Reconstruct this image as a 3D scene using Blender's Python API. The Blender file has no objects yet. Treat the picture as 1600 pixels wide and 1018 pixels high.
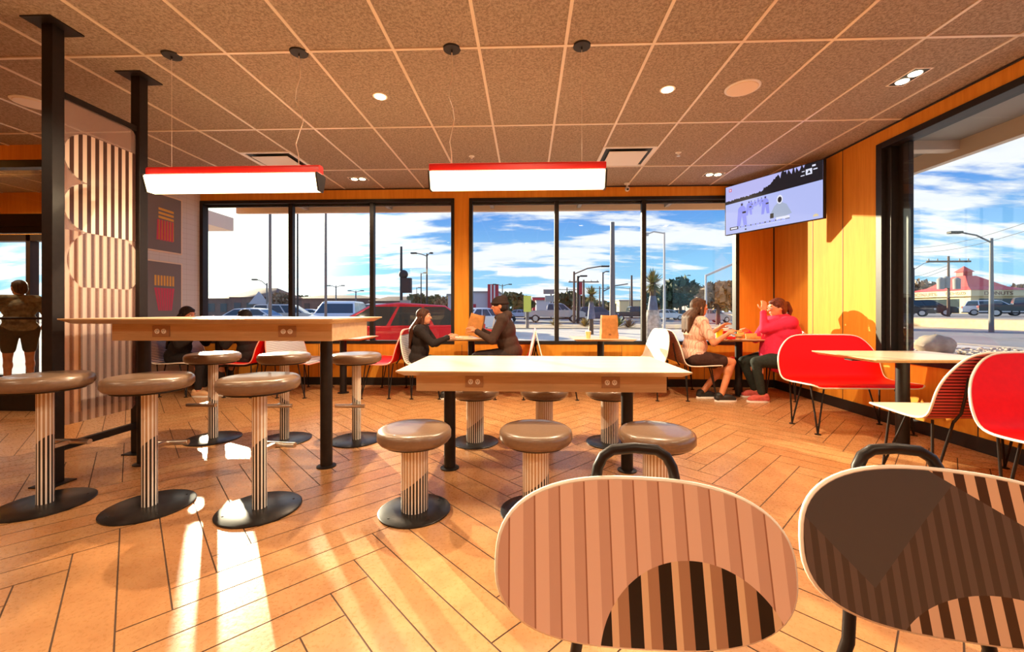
import bpy, math, random
from mathutils import Vector, Matrix, Euler
PI = math.pi
sc = bpy.context.scene
C = sc.collection

# ---------------------------------------------------------------- camera
FPX, YAW, HC = 640.0, math.radians(2.06), 1.12
cam = bpy.data.cameras.new('camera')
cam.sensor_width = 36.0
cam.lens = FPX / 1600 * 36
cam.shift_y = -24 / 1600
cam.clip_start = 0.05
cam.clip_end = 2000
co = bpy.data.objects.new('camera', cam)
co.location = (0, 0, HC)
co.rotation_euler = (PI / 2, 0, YAW)
C.objects.link(co)
sc.camera = co
sc.view_settings.view_transform = 'Standard'
sc.view_settings.look = 'None'
sc.view_settings.gamma = 1
sc.view_settings.use_curve_mapping = False
sc.view_settings.exposure = 0.0
sc.cycles.use_denoising = True
sc.cycles.max_bounces = 8
sc.cycles.transparent_max_bounces = 24
sc.cycles.sample_clamp_indirect = 6

# ---------------------------------------------------------------- node helpers
class N:
    """a value socket that can be written with ordinary arithmetic"""
    def __init__(s, nt, sock): s.nt, s.s = nt, sock
    def op(s, o, *a):
        n = s.nt.nodes.new('ShaderNodeMath'); n.operation = o
        s.nt.links.new(s.s, n.inputs[0])
        for k, v in enumerate(a):
            if isinstance(v, N): s.nt.links.new(v.s, n.inputs[k + 1])
            else: n.inputs[k + 1].default_value = v
        return N(s.nt, n.outputs[0])
    def __add__(s, o): return s.op('ADD', o)
    def __radd__(s, o): return s.op('ADD', o)
    def __sub__(s, o): return s.op('SUBTRACT', o)
    def __rsub__(s, o): return s.op('MULTIPLY', -1.0).op('ADD', o)
    def __mul__(s, o): return s.op('MULTIPLY', o)
    def __rmul__(s, o): return s.op('MULTIPLY', o)
    def __truediv__(s, o): return s.op('DIVIDE', o)
    def gt(s, o): return s.op('GREATER_THAN', o)
    def lt(s, o): return s.op('LESS_THAN', o)
    def frac(s): return s.op('FRACT')
    def absv(s): return s.op('ABSOLUTE')
    def mx(s, o): return s.op('MAXIMUM', o)
    def mn(s, o): return s.op('MINIMUM', o)
    def ss(s, a, b):
        n = s.nt.nodes.new('ShaderNodeMapRange'); n.interpolation_type = 'SMOOTHSTEP'
        s.nt.links.new(s.s, n.inputs[0]); n.inputs[1].default_value = a; n.inputs[2].default_value = b
        return N(s.nt, n.outputs[0])

def mat(name):
    m = bpy.data.materials.new(name); m.use_nodes = True
    nt = m.node_tree; b = nt.nodes['Principled BSDF']
    return m, nt, b
def coords(nt, kind='Object'):
    t = nt.nodes.new('ShaderNodeTexCoord'); sp = nt.nodes.new('ShaderNodeSeparateXYZ')
    nt.links.new(t.outputs[kind], sp.inputs[0])
    return t.outputs[kind], N(nt, sp.outputs[0]), N(nt, sp.outputs[1]), N(nt, sp.outputs[2])
def rgb(c): return (c[0], c[1], c[2], 1)
def mixc(nt, f, a, b):
    n = nt.nodes.new('ShaderNodeMix'); n.data_type = 'RGBA'
    if isinstance(f, N): nt.links.new(f.s, n.inputs[0])
    elif isinstance(f, (int, float)): n.inputs[0].default_value = f
    else: nt.links.new(f, n.inputs[0])
    for k, v in ((6, a), (7, b)):
        if isinstance(v, tuple): n.inputs[k].default_value = rgb(v)
        else: nt.links.new(v, n.inputs[k])
    return n.outputs[2]
def noise(nt, vec, scale, detail=3, rough=.5, sc3=None):
    if sc3:
        mp = nt.nodes.new('ShaderNodeMapping'); mp.inputs['Scale'].default_value = sc3
        nt.links.new(vec, mp.inputs[0]); vec = mp.outputs[0]
    n = nt.nodes.new('ShaderNodeTexNoise'); n.inputs['Scale'].default_value = scale
    n.inputs['Detail'].default_value = detail; n.inputs['Roughness'].default_value = rough
    nt.links.new(vec, n.inputs['Vector'])
    return N(nt, n.outputs['Fac'])
def bump(nt, b, h, strength, dist=.01):
    n = nt.nodes.new('ShaderNodeBump'); n.inputs['Strength'].default_value = strength
    n.inputs['Distance'].default_value = dist
    nt.links.new(h.s, n.inputs['Height']); nt.links.new(n.outputs[0], b.inputs['Normal'])
def flat(name, col, rough=.5, metal=0, var=.0, scale=30, spec=.5, coat=0, bmp=0):
    m, nt, b = mat(name)
    b.inputs['Roughness'].default_value = rough; b.inputs['Metallic'].default_value = metal
    b.inputs['Specular IOR Level'].default_value = spec; b.inputs['Coat Weight'].default_value = coat
    v, x, y, z = coords(nt)
    n = noise(nt, v, scale)
    lo = tuple(c * (1 - var) for c in col); hi = tuple(min(1, c * (1 + var)) for c in col)
    nt.links.new(mixc(nt, n.ss(.3, .7), lo, hi), b.inputs['Base Color'])
    if bmp: bump(nt, b, n, bmp)
    return m
def emit(name, col, st):
    m, nt, b = mat(name)
    b.inputs['Base Color'].default_value = rgb(col)
    b.inputs['Emission Color'].default_value = rgb(col); b.inputs['Emission Strength'].default_value = st
    return m

# ---------------------------------------------------------------- world: blue sky with broken cloud, low western sun
SUN_AZ = (-0.775, 1.0)          # towards the sun, horizontally
SUN_EL = math.radians(12.0)
_n = math.hypot(*SUN_AZ)
SUNDIR = Vector((SUN_AZ[0] / _n * math.cos(SUN_EL), SUN_AZ[1] / _n * math.cos(SUN_EL), math.sin(SUN_EL)))
w = bpy.data.worlds.new('sky'); sc.world = w; w.use_nodes = True
wt = w.node_tree; bg = wt.nodes['Background']
v, x, y, z = coords(wt, 'Generated')
zc = z.mx(0.0)
comb = wt.nodes.new('ShaderNodeCombineXYZ')
den = zc + .16
for k, q in enumerate((x / den, y / den)): wt.links.new(q.s, comb.inputs[k])
cl = noise(wt, comb.outputs[0], 1.15, 7, .58, (0.75, 1.7, 1))
cl2 = noise(wt, comb.outputs[0], 3.2, 5, .55, (0.5, 1.4, 1))
dv = wt.nodes.new('ShaderNodeVectorMath'); dv.operation = 'DOT_PRODUCT'
wt.links.new(v, dv.inputs[0]); dv.inputs[1].default_value = SUNDIR
d = N(wt, dv.outputs['Value'])
base = mixc(wt, zc.ss(.02, .30), (.36, .72, .97), (.07, .27, .80))
cmask = (cl + cl2 * .25 + d.ss(.3, 1.0) * .05).ss(.605, .70)
col = mixc(wt, cmask * .93, base, (1.0, 1.0, .99))
col = mixc(wt, cl2.ss(.56, .72) * cmask * .35, col, (.62, .72, .86))
col = mixc(wt, d.ss(.95, .997) * .96, col, (1.0, .97, .80))
wt.links.new(col, bg.inputs['Color'])
wst = d.ss(.90, 1.0) * .9 + 1.15
wt.links.new(wst.s, bg.inputs['Strength'])

sun = bpy.data.lights.new('sun', 'SUN'); sun.energy = 13.5; sun.angle = math.radians(.55)
sun.color = (1.0, .83, .56)
so = bpy.data.objects.new('sun', sun); so.rotation_euler = SUNDIR.to_track_quat('Z', 'Y').to_euler()
so.location = (-6, 9, 8); C.objects.link(so)

# ---------------------------------------------------------------- mesh helpers
class MB:
    def __init__(s): s.v, s.f, s.m, s.sm = [], [], [], []
    def add(s, vs, fs, mi=0, sm=False, M=None):
        o = len(s.v)
        s.v += [tuple(M @ Vector(p)) if M is not None else tuple(p) for p in vs]
        s.f += [tuple(i + o for i in f) for f in fs]
        s.m += [mi] * len(fs); s.sm += [sm] * len(fs)
        return s
    def box(s, a, b, mi=0, M=None):
        x0, y0, z0 = a; x1, y1, z1 = b
        vs = [(x0, y0, z0), (x1, y0, z0), (x1, y1, z0), (x0, y1, z0), (x0, y0, z1), (x1, y0, z1), (x1, y1, z1), (x0, y1, z1)]
        return s.add(vs, [(3, 2, 1, 0), (4, 5, 6, 7), (0, 1, 5, 4), (1, 2, 6, 5), (2, 3, 7, 6), (3, 0, 4, 7)], mi, False, M)
    def bc(s, c, sz, mi=0, M=None):
        return s.box([c[i] - sz[i] / 2 for i in range(3)], [c[i] + sz[i] / 2 for i in range(3)], mi, M)
    def lathe(s, prof, n=32, mi=0, M=None, sm=True, cx=0, cy=0):
        """prof: (radius, z) from bottom to top; closed with caps"""
        vs, fs = [], []
        for r, zz in prof:
            for k in range(n):
                a = 2 * PI * k / n; vs.append((cx + r * math.cos(a), cy + r * math.sin(a), zz))
        for i in range(len(prof) - 1):
            for k in range(n):
                k2 = (k + 1) % n
                fs.append((i * n + k, i * n + k2, (i + 1) * n + k2, (i + 1) * n + k))
        s.add(vs, fs, mi, sm, M)
        s.add([vs[k] for k in range(n)], [tuple(reversed(range(n)))], mi, False, M)
        s.add([vs[(len(prof) - 1) * n + k] for k in range(n)], [tuple(range(n))], mi, False, M)
        return s
    def cyl(s, p, q, r, r2=None, n=16, mi=0, sm=True):
        p, q = Vector(p), Vector(q); dd = q - p
        M = Matrix.Translation(p) @ dd.to_track_quat('Z', 'Y').to_matrix().to_4x4()
        return s.lathe([(r, 0), (r if r2 is None else r2, dd.length)], n, mi, M, sm)
    def cap(s, p, q, r, r2=None, n=14, mi=0):
        """tapered capsule"""
        if r2 is None: r2 = r
        p, q = Vector(p), Vector(q); dd = q - p; L = dd.length
        M = Matrix.Translation(p) @ dd.to_track_quat('Z', 'Y').to_matrix().to_4x4()
        pr = [(r * math.cos(t) + 1e-4, r * math.sin(t)) for t in [-PI / 2 + PI / 2 * k / 5 for k in range(6)]]
        pr += [(r2 * math.cos(t) + 1e-4, L + r2 * math.sin(t)) for t in [PI / 2 * k / 5 for k in range(6)]]
        return s.lathe(pr, n, mi, M)
    def ell(s, c, r, R=None, n=18, mi=0):
        M = Matrix.Translation(Vector(c)) @ (R.to_4x4() if R is not None else Matrix.Identity(4)) @ Matrix.Diagonal((r[0], r[1], r[2], 1))
        pr = [(math.cos(t) + 1e-4, math.sin(t)) for t in [-PI / 2 + PI * k / 12 for k in range(13)]]
        return s.lathe(pr, n, mi, M)
    def tube(s, pts, r, n=10, mi=0, closed=False):
        pts = [Vector(p) for p in pts]; m = len(pts); vs, fs = [], []
        up = None
        for i, p in enumerate(pts):
            if closed: t = pts[(i + 1) % m] - pts[i - 1]
            else: t = pts[min(i + 1, m - 1)] - pts[max(i - 1, 0)]
            t.normalize()
            if up is None: up = t.orthogonal().normalized()
            up = (up - t * up.dot(t)).normalized(); w2 = t.cross(up)
            rr = r[i] if isinstance(r, (list, tuple)) else r
            for k in range(n):
                a = 2 * PI * k / n; vs.append(p + (up * math.cos(a) + w2 * math.sin(a)) * rr)
        for i in range(m if closed else m - 1):
            for k in range(n):
                k2 = (k + 1) % n; j = (i + 1) % m
                fs.append((i * n + k, i * n + k2, j * n + k2, j * n + k))
        if not closed:
            fs.append(tuple(reversed(range(n)))); fs.append(tuple((m - 1) * n + k for k in range(n)))
        return s.add(vs, fs, mi, True)
    def prism(s, poly, d, mi=0, M=None, sm=False):
        """poly in xy extruded along z by d"""
        n = len(poly)
        vs = [(p[0], p[1], 0) for p in poly] + [(p[0], p[1], d) for p in poly]
        fs = [tuple(reversed(range(n))), tuple(range(n, 2 * n))]
        s.add(vs, fs, mi, False, M)
        s.add(vs, [(k, (k + 1) % n, n + (k + 1) % n, n + k) for k in range(n)], mi, sm, M)
        return s
    def quad(s, a, b, c, e, mi=0, M=None): return s.add([a, b, c, e], [(0, 1, 2, 3)], mi, False, M)
    def build(s, name, mats, parent=None, bevel=0, remesh=0, sub=0, loc=None, weld=True, smooth=0):
        me = bpy.data.meshes.new(name); me.from_pydata(s.v, [], s.f)
        if not isinstance(mats, (list, tuple)): mats = [mats]
        for q in mats: me.materials.append(q)
        me.polygons.foreach_set('material_index', s.m)
        me.polygons.foreach_set('use_smooth', s.sm)
        me.update()
        try: me.set_sharp_from_angle(angle=math.radians(45))
        except Exception: pass
        o = bpy.data.objects.new(name, me); C.objects.link(o)
        if parent is not None: o.parent = parent
        if loc is not None: o.location = loc
        if bevel:
            b = o.modifiers.new('bevel', 'BEVEL'); b.width = bevel; b.segments = 2; b.limit_method = 'ANGLE'; b.angle_limit = math.radians(40)
        if remesh:
            r = o.modifiers.new('remesh', 'REMESH'); r.mode = 'VOXEL'; r.voxel_size = remesh; r.use_smooth_shade = True
            q = o.modifiers.new('smooth', 'SMOOTH'); q.iterations = smooth or 4; q.factor = .5
        return o

def ROT(axis, a): return Matrix.Rotation(a, 4, axis)
def TR(*p): return Matrix.Translation(Vector(p))
def tag(o, label=None, cat=None, group=None, kind=None):
    if label: o['label'] = label
    if cat: o['category'] = cat
    if group: o['group'] = group
    if kind: o['kind'] = kind
    return o
def thing(name, label, cat, loc=(0, 0, 0), rz=0, group=None, s=1):
    o = bpy.data.objects.new(name, None); C.objects.link(o); o.empty_display_size = .1
    o.location = loc; o.rotation_euler = (0, 0, rz); o.scale = (s, s, s)
    return tag(o, label, cat, group)
def dup(root, loc, rz=None, label=None, group=None, s=None):
    r = root.copy(); C.objects.link(r); r.location = loc
    if rz is not None: r.rotation_euler = (0, 0, rz)
    if s is not None: r.scale = (s, s, s)
    if label: r['label'] = label
    if group: r['group'] = group
    for ch in list(root.children):
        c = ch.copy(); C.objects.link(c); c.parent = r
        for g in list(ch.children):
            e = g.copy(); C.objects.link(e); e.parent = c
    return r
def struct(o): o['kind'] = 'structure'; return o
def lamp(name, kind, parent, loc, energy, col, size=.1, rot=(0, 0, 0), spot=None, blend=.4):
    l = bpy.data.lights.new(name, kind); l.energy = energy; l.color = col
    if kind == 'AREA': l.size = size
    elif kind == 'SPOT': l.shadow_soft_size = size; l.spot_size = spot; l.spot_blend = blend
    else: l.shadow_soft_size = size
    o = bpy.data.objects.new(name, l); C.objects.link(o); o.parent = parent; o.location = loc; o.rotation_euler = rot
    return o
def at(px, py, Y):
    """the point of the place, at distance Y in front of the photographer, that the photograph shows at (px, py)"""
    a = (px - 800) / FPX; b = -(py - 485) / FPX
    dx = a * math.cos(YAW) - math.sin(YAW); dy = a * math.sin(YAW) + math.cos(YAW)
    t = Y / dy
    return Vector((dx * t, Y, HC + b * t))

# ---------------------------------------------------------------- materials
def wood_mat(name, lo, hi, axis=2, rough=.4, scale=1.0, coat=.15, spec=.5):
    m, nt, b = mat(name); v, x, y, z = coords(nt)
    s3 = [14, 14, 14]; s3[axis] = .8
    n1 = noise(nt, v, 1.6 * scale, 5, .6, tuple(s3)); n2 = noise(nt, v, 8 * scale, 3, .6, tuple(s3))
    f = (n1 * .7 + n2 * .3).ss(.33, .67)
    nt.links.new(mixc(nt, f, lo, hi), b.inputs['Base Color'])
    b.inputs['Roughness'].default_value = rough; b.inputs['Coat Weight'].default_value = coat
    b.inputs['Coat Roughness'].default_value = .3; b.inputs['Specular IOR Level'].default_value = spec
    bump(nt, b, f, .05, .003)
    return m
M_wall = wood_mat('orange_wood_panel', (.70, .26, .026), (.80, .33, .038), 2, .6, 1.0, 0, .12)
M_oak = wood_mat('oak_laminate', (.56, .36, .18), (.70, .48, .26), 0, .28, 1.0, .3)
M_oaklit = wood_mat('sunlit_oak_top', (.74, .55, .36), (.86, .68, .48), 0, .30, 1.0, .3)  # oak top, its colour paled to carry sun and window glare
M_black = flat('black_metal', (.014, .010, .009), .42, 0, .15, spec=.3)
M_frame = flat('black_window_frame', (.016, .012, .010), .45, 0, .15, spec=.3)
M_base = flat('black_baseboard', (.012, .010, .010), .5)
M_red = flat('red_shell', (.86, .004, .003), .45, 0, .03, spec=.2)
M_redpaint = flat('red_lamp_tube', (.72, .010, .006), .4)
M_white = flat('white_plastic', (.80, .78, .74), .4)
M_trimw = flat('cream_edge_piping', (.86, .78, .66), .35)
M_trimr = flat('coral_edge_piping', (.85, .32, .24), .35)
M_cream = flat('cream_shell', (.86, .80, .66), .35)
M_leather = flat('taupe_vinyl', (.19, .118, .075), .30, 0, .06, 60, .5, .3, .03)
M_chrome = flat('brushed_steel', (.62, .55, .48), .28, 1)
M_socket = flat('tan_socket_plate', (.40, .22, .11), .45)
M_socketw = flat('pale_socket_face', (.95, .92, .86), .4)
M_dark = flat('dark_slot', (.02, .02, .02), .6)
M_glass, nt, b = mat('window_glass')
nt.nodes.remove(b)
tr = nt.nodes.new('ShaderNodeBsdfTransparent'); gl = nt.nodes.new('ShaderNodeBsdfGlossy'); gl.inputs['Roughness'].default_value = .0
tr.inputs['Color'].default_value = (.96, .98, .98, 1)
lw = nt.nodes.new('ShaderNodeLayerWeight'); lw.inputs['Blend'].default_value = .5
fr = (N(nt, lw.outputs['Facing']).op('POWER', 5.0) * .55 + .03)
mx = nt.nodes.new('ShaderNodeMixShader')
nt.links.new(fr.s, mx.inputs[0]); nt.links.new(tr.outputs[0], mx.inputs[1]); nt.links.new(gl.outputs[0], mx.inputs[2])
nt.links.new(mx.outputs[0], nt.nodes['Material Output'].inputs['Surface'])

# base plates: dark steel
M_plate = flat('dark_steel_plate', (.035, .033, .033), .3, .6, .3, 9)

def ceiling_mat():
    m, nt, b = mat('fibre_ceiling_tile'); v, x, y, z = coords(nt)
    n = noise(nt, v, 55, 3, .7); n2 = noise(nt, v, 150, 2, .7); n3 = noise(nt, v, .8, 2)
    f = (n * .6 + n2 * .4).ss(.38, .62)
    c = mixc(nt, f, (.22, .17, .128), (.43, .35, .275))
    nt.links.new(c, b.inputs['Base Color']); b.inputs['Roughness'].default_value = .9
    bump(nt, b, f, .25, .004)
    return m
M_ceil = ceiling_mat()
M_tbar = flat('pale_ceiling_bar', (.78, .68, .55), .28)

def floor_mat():
    m, nt, b = mat('herringbone_tile'); v, x, y, z = coords(nt)
    at_ = nt.nodes.new('ShaderNodeAttribute'); at_.attribute_name = 'plank'
    n = noise(nt, v, 6, 5, .65); n2 = noise(nt, v, 60, 3, .7)
    c = mixc(nt, (n * .8 + n2 * .2).ss(.32, .68), (.45, .215, .082), (.60, .32, .135))
    c2 = mixc(nt, N(nt, at_.outputs['Fac']) * .5, c, (.50, .20, .07))
    nt.links.new(c2, b.inputs['Base Color'])
    nt.links.new((n2 * .22 + .18).s, b.inputs['Roughness'])
    bump(nt, b, n * .5 + n2 * .5, .18, .004)
    return m
M_floor = floor_mat()
M_grout = flat('dark_grout', (.09, .045, .025), .8)

def tilewall_mat():
    m, nt, b = mat('small_white_wall_tile'); v, x, y, z = coords(nt)
    fy = (y / .15).frac(); fz = (z / .075).frac()
    line = (fy.lt(.02)).mx(fz.lt(.035))
    nt.links.new(mixc(nt, line, (.66, .60, .56), (.45, .37, .32)), b.inputs['Base Color'])
    b.inputs['Roughness'].default_value = .25
    return m
M_tile = tilewall_mat()

def column_mat(name, period_n, split, amp):
    """white column with thin printed stripes, tan behind them above a wavy line, black below it"""
    m, nt, b = mat(name); v, x, y, z = coords(nt)
    ang = y.op('ARCTAN2', x)
    st = (ang * (period_n / (2 * PI))).frac()
    dark = st.lt(.55)
    wave = (ang * 1.0 + 1.571).op('SINE') * amp + split
    upper = z.gt(wave)
    c = mixc(nt, upper, (.015, .013, .013), (.52, .36, .22))
    nt.links.new(mixc(nt, dark, (.95, .92, .86), c), b.inputs['Base Color'])
    b.inputs['Roughness'].default_value = .3
    return m
M_coltall = column_mat('striped_tall_column', 13, .37, .035)
M_collow = column_mat('striped_low_column', 26, .17, .055)

def settee_mat(name, light, dark, period, duty, mode='z'):
    m, nt, b = mat(name); v, x, y, z = coords(nt)
    q = {'z': z, 'x': x, 'y': y}[mode]
    st = (q / period).frac().lt(duty)
    nt.links.new(mixc(nt, st, light, dark), b.inputs['Base Color'])
    b.inputs['Roughness'].default_value = .35
    return m
M_str_dark = settee_mat('dark_lined_shell', (.62, .33, .24), (.055, .022, .016), .020, .62)
M_str_red = settee_mat('red_lined_shell', (.60, .08, .07), (.09, .012, .012), .020, .45)
M_str_white = settee_mat('white_lined_shell', (.86, .80, .74), (.38, .30, .28), .022, .4)
M_seatpink = flat('salmon_seat', (.76, .44, .32), .35)
M_seatgrey = flat('grey_seat', (.30, .28, .27), .4)
M_seatcream = flat('cream_seat', (.80, .66, .48), .35)

def panel_mat_a():
    """foreground backrest: salmon ribs, and an arched field of black, tan and cream ribs"""
    m, nt, b = mat('salmon_striped_backrest'); v, x, y, z = coords(nt)
    p = .0395
    s = (x / p + .2).frac()
    c = mixc(nt, s.gt(.52), (.88, .64, .52), (.68, .45, .36))
    c = mixc(nt, s.gt(.94), c, (.40, .19, .12))
    q = (x / .0475 + .1).frac()
    d = mixc(nt, q.gt(.22), (.84, .62, .40), (.46, .27, .17))
    d = mixc(nt, q.gt(.58), d, (.012, .010, .010))
    cx, cz, rx, rz = .070, .600, .142, .135
    e = ((x - cx) / rx); g = ((z - cz) / rz)
    ins = (e * e + g * g).lt(1.0)
    nt.links.new(mixc(nt, ins, c, d), b.inputs['Base Color'])
    b.inputs['Roughness'].default_value = .38
    return m
def panel_mat_b():
    """foreground backrest: charcoal with dark ribs, plain wedge, cream ribs in an arch and at one shoulder"""
    m, nt, b = mat('charcoal_striped_backrest'); v, x, y, z = coords(nt)
    p = .0215
    s = (x / p + z * .8).frac()
    c = mixc(nt, s.gt(.5), (.120, .100, .100), (.064, .054, .054))
    wedge = (z - .700).gt((x + .128).absv() * 1.05)
    c = mixc(nt, wedge, c, (.072, .078, .090))
    q = (x / .0300 + .3 + z * .8).frac()
    d = mixc(nt, q.gt(.5), (.82, .60, .44), (.055, .030, .024))
    e = (x - .04) / .155; g = (z - .59) / .105
    ins = (e * e + g * g).lt(1.0)
    c = mixc(nt, ins, c, d)
    tri = (z - .835).gt((x - .03) * -.62)
    nt.links.new(mixc(nt, tri, c, d), b.inputs['Base Color'])
    b.inputs['Roughness'].default_value = .38
    return m
M_pan_a = panel_mat_a(); M_pan_b = panel_mat_b()

def divider_mat():
    """frosted acrylic printed with vertical stripes in scalloped fields"""
    m, nt, b = mat('printed_acrylic_screen'); v, x, y, z = coords(nt)
    # local: y runs along the panel 0..0.52, z is height
    st = (y / .0545).frac().lt(.5)
    st2 = (y / .0545 + .5).frac().lt(.5)
    up = z.gt(1.66)
    zz = ((z - 1.66) / .34).frac() - .5
    edge = (zz * .34); edge = (edge * edge * -1.0 + .0289).mx(0.0).op('SQRT')
    inside = (y - .19).gt(edge * -1.0) * z.lt(2.34)
    mid = z.lt(1.66) * z.gt(1.28)
    low = z.lt(1.28)
    e = (y - .30) / .26; g = (z - 1.46) / .24
    disc = (e * e + g * g).lt(1.0)
    phase = disc * mid
    stripe = st * (1.0 - phase) + st2 * phase
    hard = up * inside
    field = hard.mx(mid).mx(low)
    light = mixc(nt, stripe, (.88, .72, .60), (.075, .035, .028))
    soft = mixc(nt, stripe, (.88, .70, .60), (.22, .115, .095))
    sc_ = mixc(nt, hard.mx(mid * disc * .6), soft, light)
    c = mixc(nt, field, (.50, .36, .33), sc_)
    nt.links.new(c, b.inputs['Base Color']); b.inputs['Roughness'].default_value = .12
    tr = nt.nodes.new('ShaderNodeBsdfTransparent'); mxs = nt.nodes.new('ShaderNodeMixShader')
    alpha = (hard * .55 + .40) + (low * stripe * .15) 
    alpha = alpha.mn(.97)
    nt.links.new(alpha.s, mxs.inputs[0]); nt.links.new(tr.outputs[0], mxs.inputs[1]); nt.links.new(b.outputs[0], mxs.inputs[2])
    nt.links.new(mxs.outputs[0], nt.nodes['Material Output'].inputs['Surface'])
    return m
M_div = divider_mat()
M_glow = emit('warm_lamp_diffuser', (1.0, .80, .46), 5.0)
M_glowspot = emit('downlight_glow', (1.0, .78, .46), 14.0)
# ================================================================ THE ROOM
XL, XR, YB, YD, ZC = -5.0, 3.6, 6.1, 4.42, 2.96
XW, YF = -8.6, -2.6
S2 = math.sqrt(.5)

def make_floor():
    mb = MB()
    L, W, g = .93, .155, .0028
    n = 6
    import bmesh
    bm = bmesh.new()
    lay = None
    random.seed(4)
    quads = []
    ou, ov = .114, .128
    for a in range(-75, 75):
        for b_ in range(-75, 75):
            k = (a - b_) % (2 * n)
            if k == 0: r = (a, b_, a + n, b_ + 1)
            elif k == 2 * n - 1: r = (a, b_, a + 1, b_ + n)
            else: continue
            u0, v0, u1, v1 = [q * W for q in r]
            u0 += ou + g; u1 += ou - g; v0 += ov + g; v1 += ov - g
            pts = [((u - v_) * S2, (u + v_) * S2) for u, v_ in ((u0, v0), (u1, v0), (u1, v1), (u0, v1))]
            if max(p[0] for p in pts) < XW or min(p[0] for p in pts) > XR or max(p[1] for p in pts) < YF or min(p[1] for p in pts) > YB: continue
            quads.append(pts)
    col = bm.loops.layers.float_color.new('plank')
    for pts in quads:
        vs = [bm.verts.new((p[0], p[1], 0)) for p in pts]
        f = bm.faces.new(vs); c = random.random()
        for l in f.loops: l[col] = (c, c, c, 1)
    for co_, no in (((XW, 0, 0), (-1, 0, 0)), ((XR, 0, 0), (1, 0, 0)), ((0, YF, 0), (0, -1, 0)), ((0, YB, 0), (0, 1, 0))):
        bmesh.ops.bisect_plane(bm, geom=bm.verts[:] + bm.edges[:] + bm.faces[:], plane_co=co_, plane_no=no, clear_outer=True)
    x0, x1, y0, y1 = XW, XR, YF, YB
    vs = [bm.verts.new(p) for p in ((x0, y0, -.002), (x1, y0, -.002), (x1, y1, -.002), (x0, y1, -.002), (x0, y0, -.12), (x1, y0, -.12), (x1, y1, -.12), (x0, y1, -.12))]
    for f in ((0, 1, 2, 3), (7, 6, 5, 4), (4, 5, 1, 0), (5, 6, 2, 1), (6, 7, 3, 2), (7, 4, 0, 3)):
        bm.faces.new([vs[i] for i in f]).material_index = 1
    me = bpy.data.meshes.new('floor'); bm.to_mesh(me); bm.free()
    me.materials.append(M_floor); me.materials.append(M_grout)
    o = bpy.data.objects.new('floor', me); C.objects.link(o)
    return struct(o)
make_floor()

# ceiling: fibre tiles 0.6 x 1.2 m laid in pale bars
mb = MB()
mb.box((XW, YF, ZC), (XR + .02, YB + .02, ZC + .15), 0)
xs = [-.334 + .603 * k for k in range(-14, 7)]
for xx in xs:
    if XW < xx < XR - .1: mb.box((xx - .011, YF, ZC - .007), (xx + .011, YB, ZC), 1)
ys = [2.85 + 1.21 * k for k in range(-4, 3)]
for yy in ys:
    if YF < yy < YB - .3: mb.box((XW, yy - .011, ZC - .0075), (XR, yy + .011, ZC), 1)
struct(mb.build('ceiling', [M_ceil, M_tbar]))

# back wall with two window openings
W1 = (-5.0, -1.083); W2 = (-.861, 3.10); WZ = (.62, 2.80)
mb = MB()
T = .14
mb.box((XW, YB, 0), (-8.55, YB + T, ZC + .1)); mb.box((-6.95, YB, 0), (XL, YB + T, ZC + .1)); mb.box((-8.55, YB, 2.3), (-6.95, YB + T, ZC + .1))
mb.box((W1[0], YB, 0), (W1[1], YB + T, WZ[0])); mb.box((W1[0], YB, WZ[1]), (W1[1], YB + T, ZC + .1))
mb.box((W1[1], YB, 0), (W2[0], YB + T, ZC + .1))
mb.box((W2[0], YB, 0), (W2[1], YB + T, WZ[0])); mb.box((W2[0], YB, WZ[1]), (W2[1], YB + T, ZC + .1))
mb.box((W2[1], YB, 0), (XR + .16, YB + T, ZC + .1))
struct(mb.build('wall_back', M_wall))
def seam(p0, p1, nm='trim_1'): 
    return struct(MB().box(p0, p1).build(nm, M_dark))
k = 1
for xx in (-4.4, -3.15, -1.95, -.97, .2, 1.4, 2.6):
    seam((xx - .0025, YB - .002, .11), (xx + .0025, YB + .004, .61), 'trim_%d' % k); k += 1
# right wall
W3 = (-.9, 4.347); W3Z = (.62, 2.82)
mb = MB()
mb.box((XR, W3[1], 0), (XR + .16, YB, ZC + .1)); mb.box((XR, YF, 0), (XR + .16, W3[0], ZC + .1))
mb.box((XR, W3[0], 0), (XR + .16, W3[1], W3Z[0])); mb.box((XR, W3[0], W3Z[1]), (XR + .16, W3[1], ZC + .1))
struct(mb.build('wall_right', M_wall))
for yy in (5.29, 4.80):
    seam((XR - .003, yy - .003, .11), (XR + .004, yy + .003, 2.95), 'trim_%d' % k); k += 1
seam((XR - .012, YB - .012, .11), (XR, YB, 2.95), 'trim_%d' % k); k += 1
for yy in (3.4, 2.5, 1.3, .2):
    seam((XR - .003, yy - .003, .11), (XR + .004, yy + .003, .60), 'trim_%d' % k); k += 1
# dark shadow-gap trim under the ceiling
seam((XL, YB - .015, ZC - .018), (XR, YB, ZC - .006), 'trim_%d' % k); k += 1
seam((XR - .015, YF, ZC - .018), (XR, YB, ZC - .006), 'trim_%d' % k); k += 1
# left wall of small pale tile, and the vestibule partition
struct(MB().box((XL - .14, YD, 0), (XL, YB, ZC + .1)).build('wall_left', M_tile))
mb = MB()
mb.box((XW - .14, YF, 0), (XW, YB + .14, ZC + .1))
struct(mb.build('wall_west', M_wall))
struct(MB().box((XW - .14, YF - .14, 0), (XR + .16, YF, ZC + .1)).build('wall_front', M_wall))
mb = MB(); mb.box((XW, YD - .07, 2.80), (XL, YD + .07, ZC)); mb.box((XL - .16, YD - .07, 0), (XL, YD - .001, ZC)) 
struct(mb.build('wall_partition', M_wall))
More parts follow.
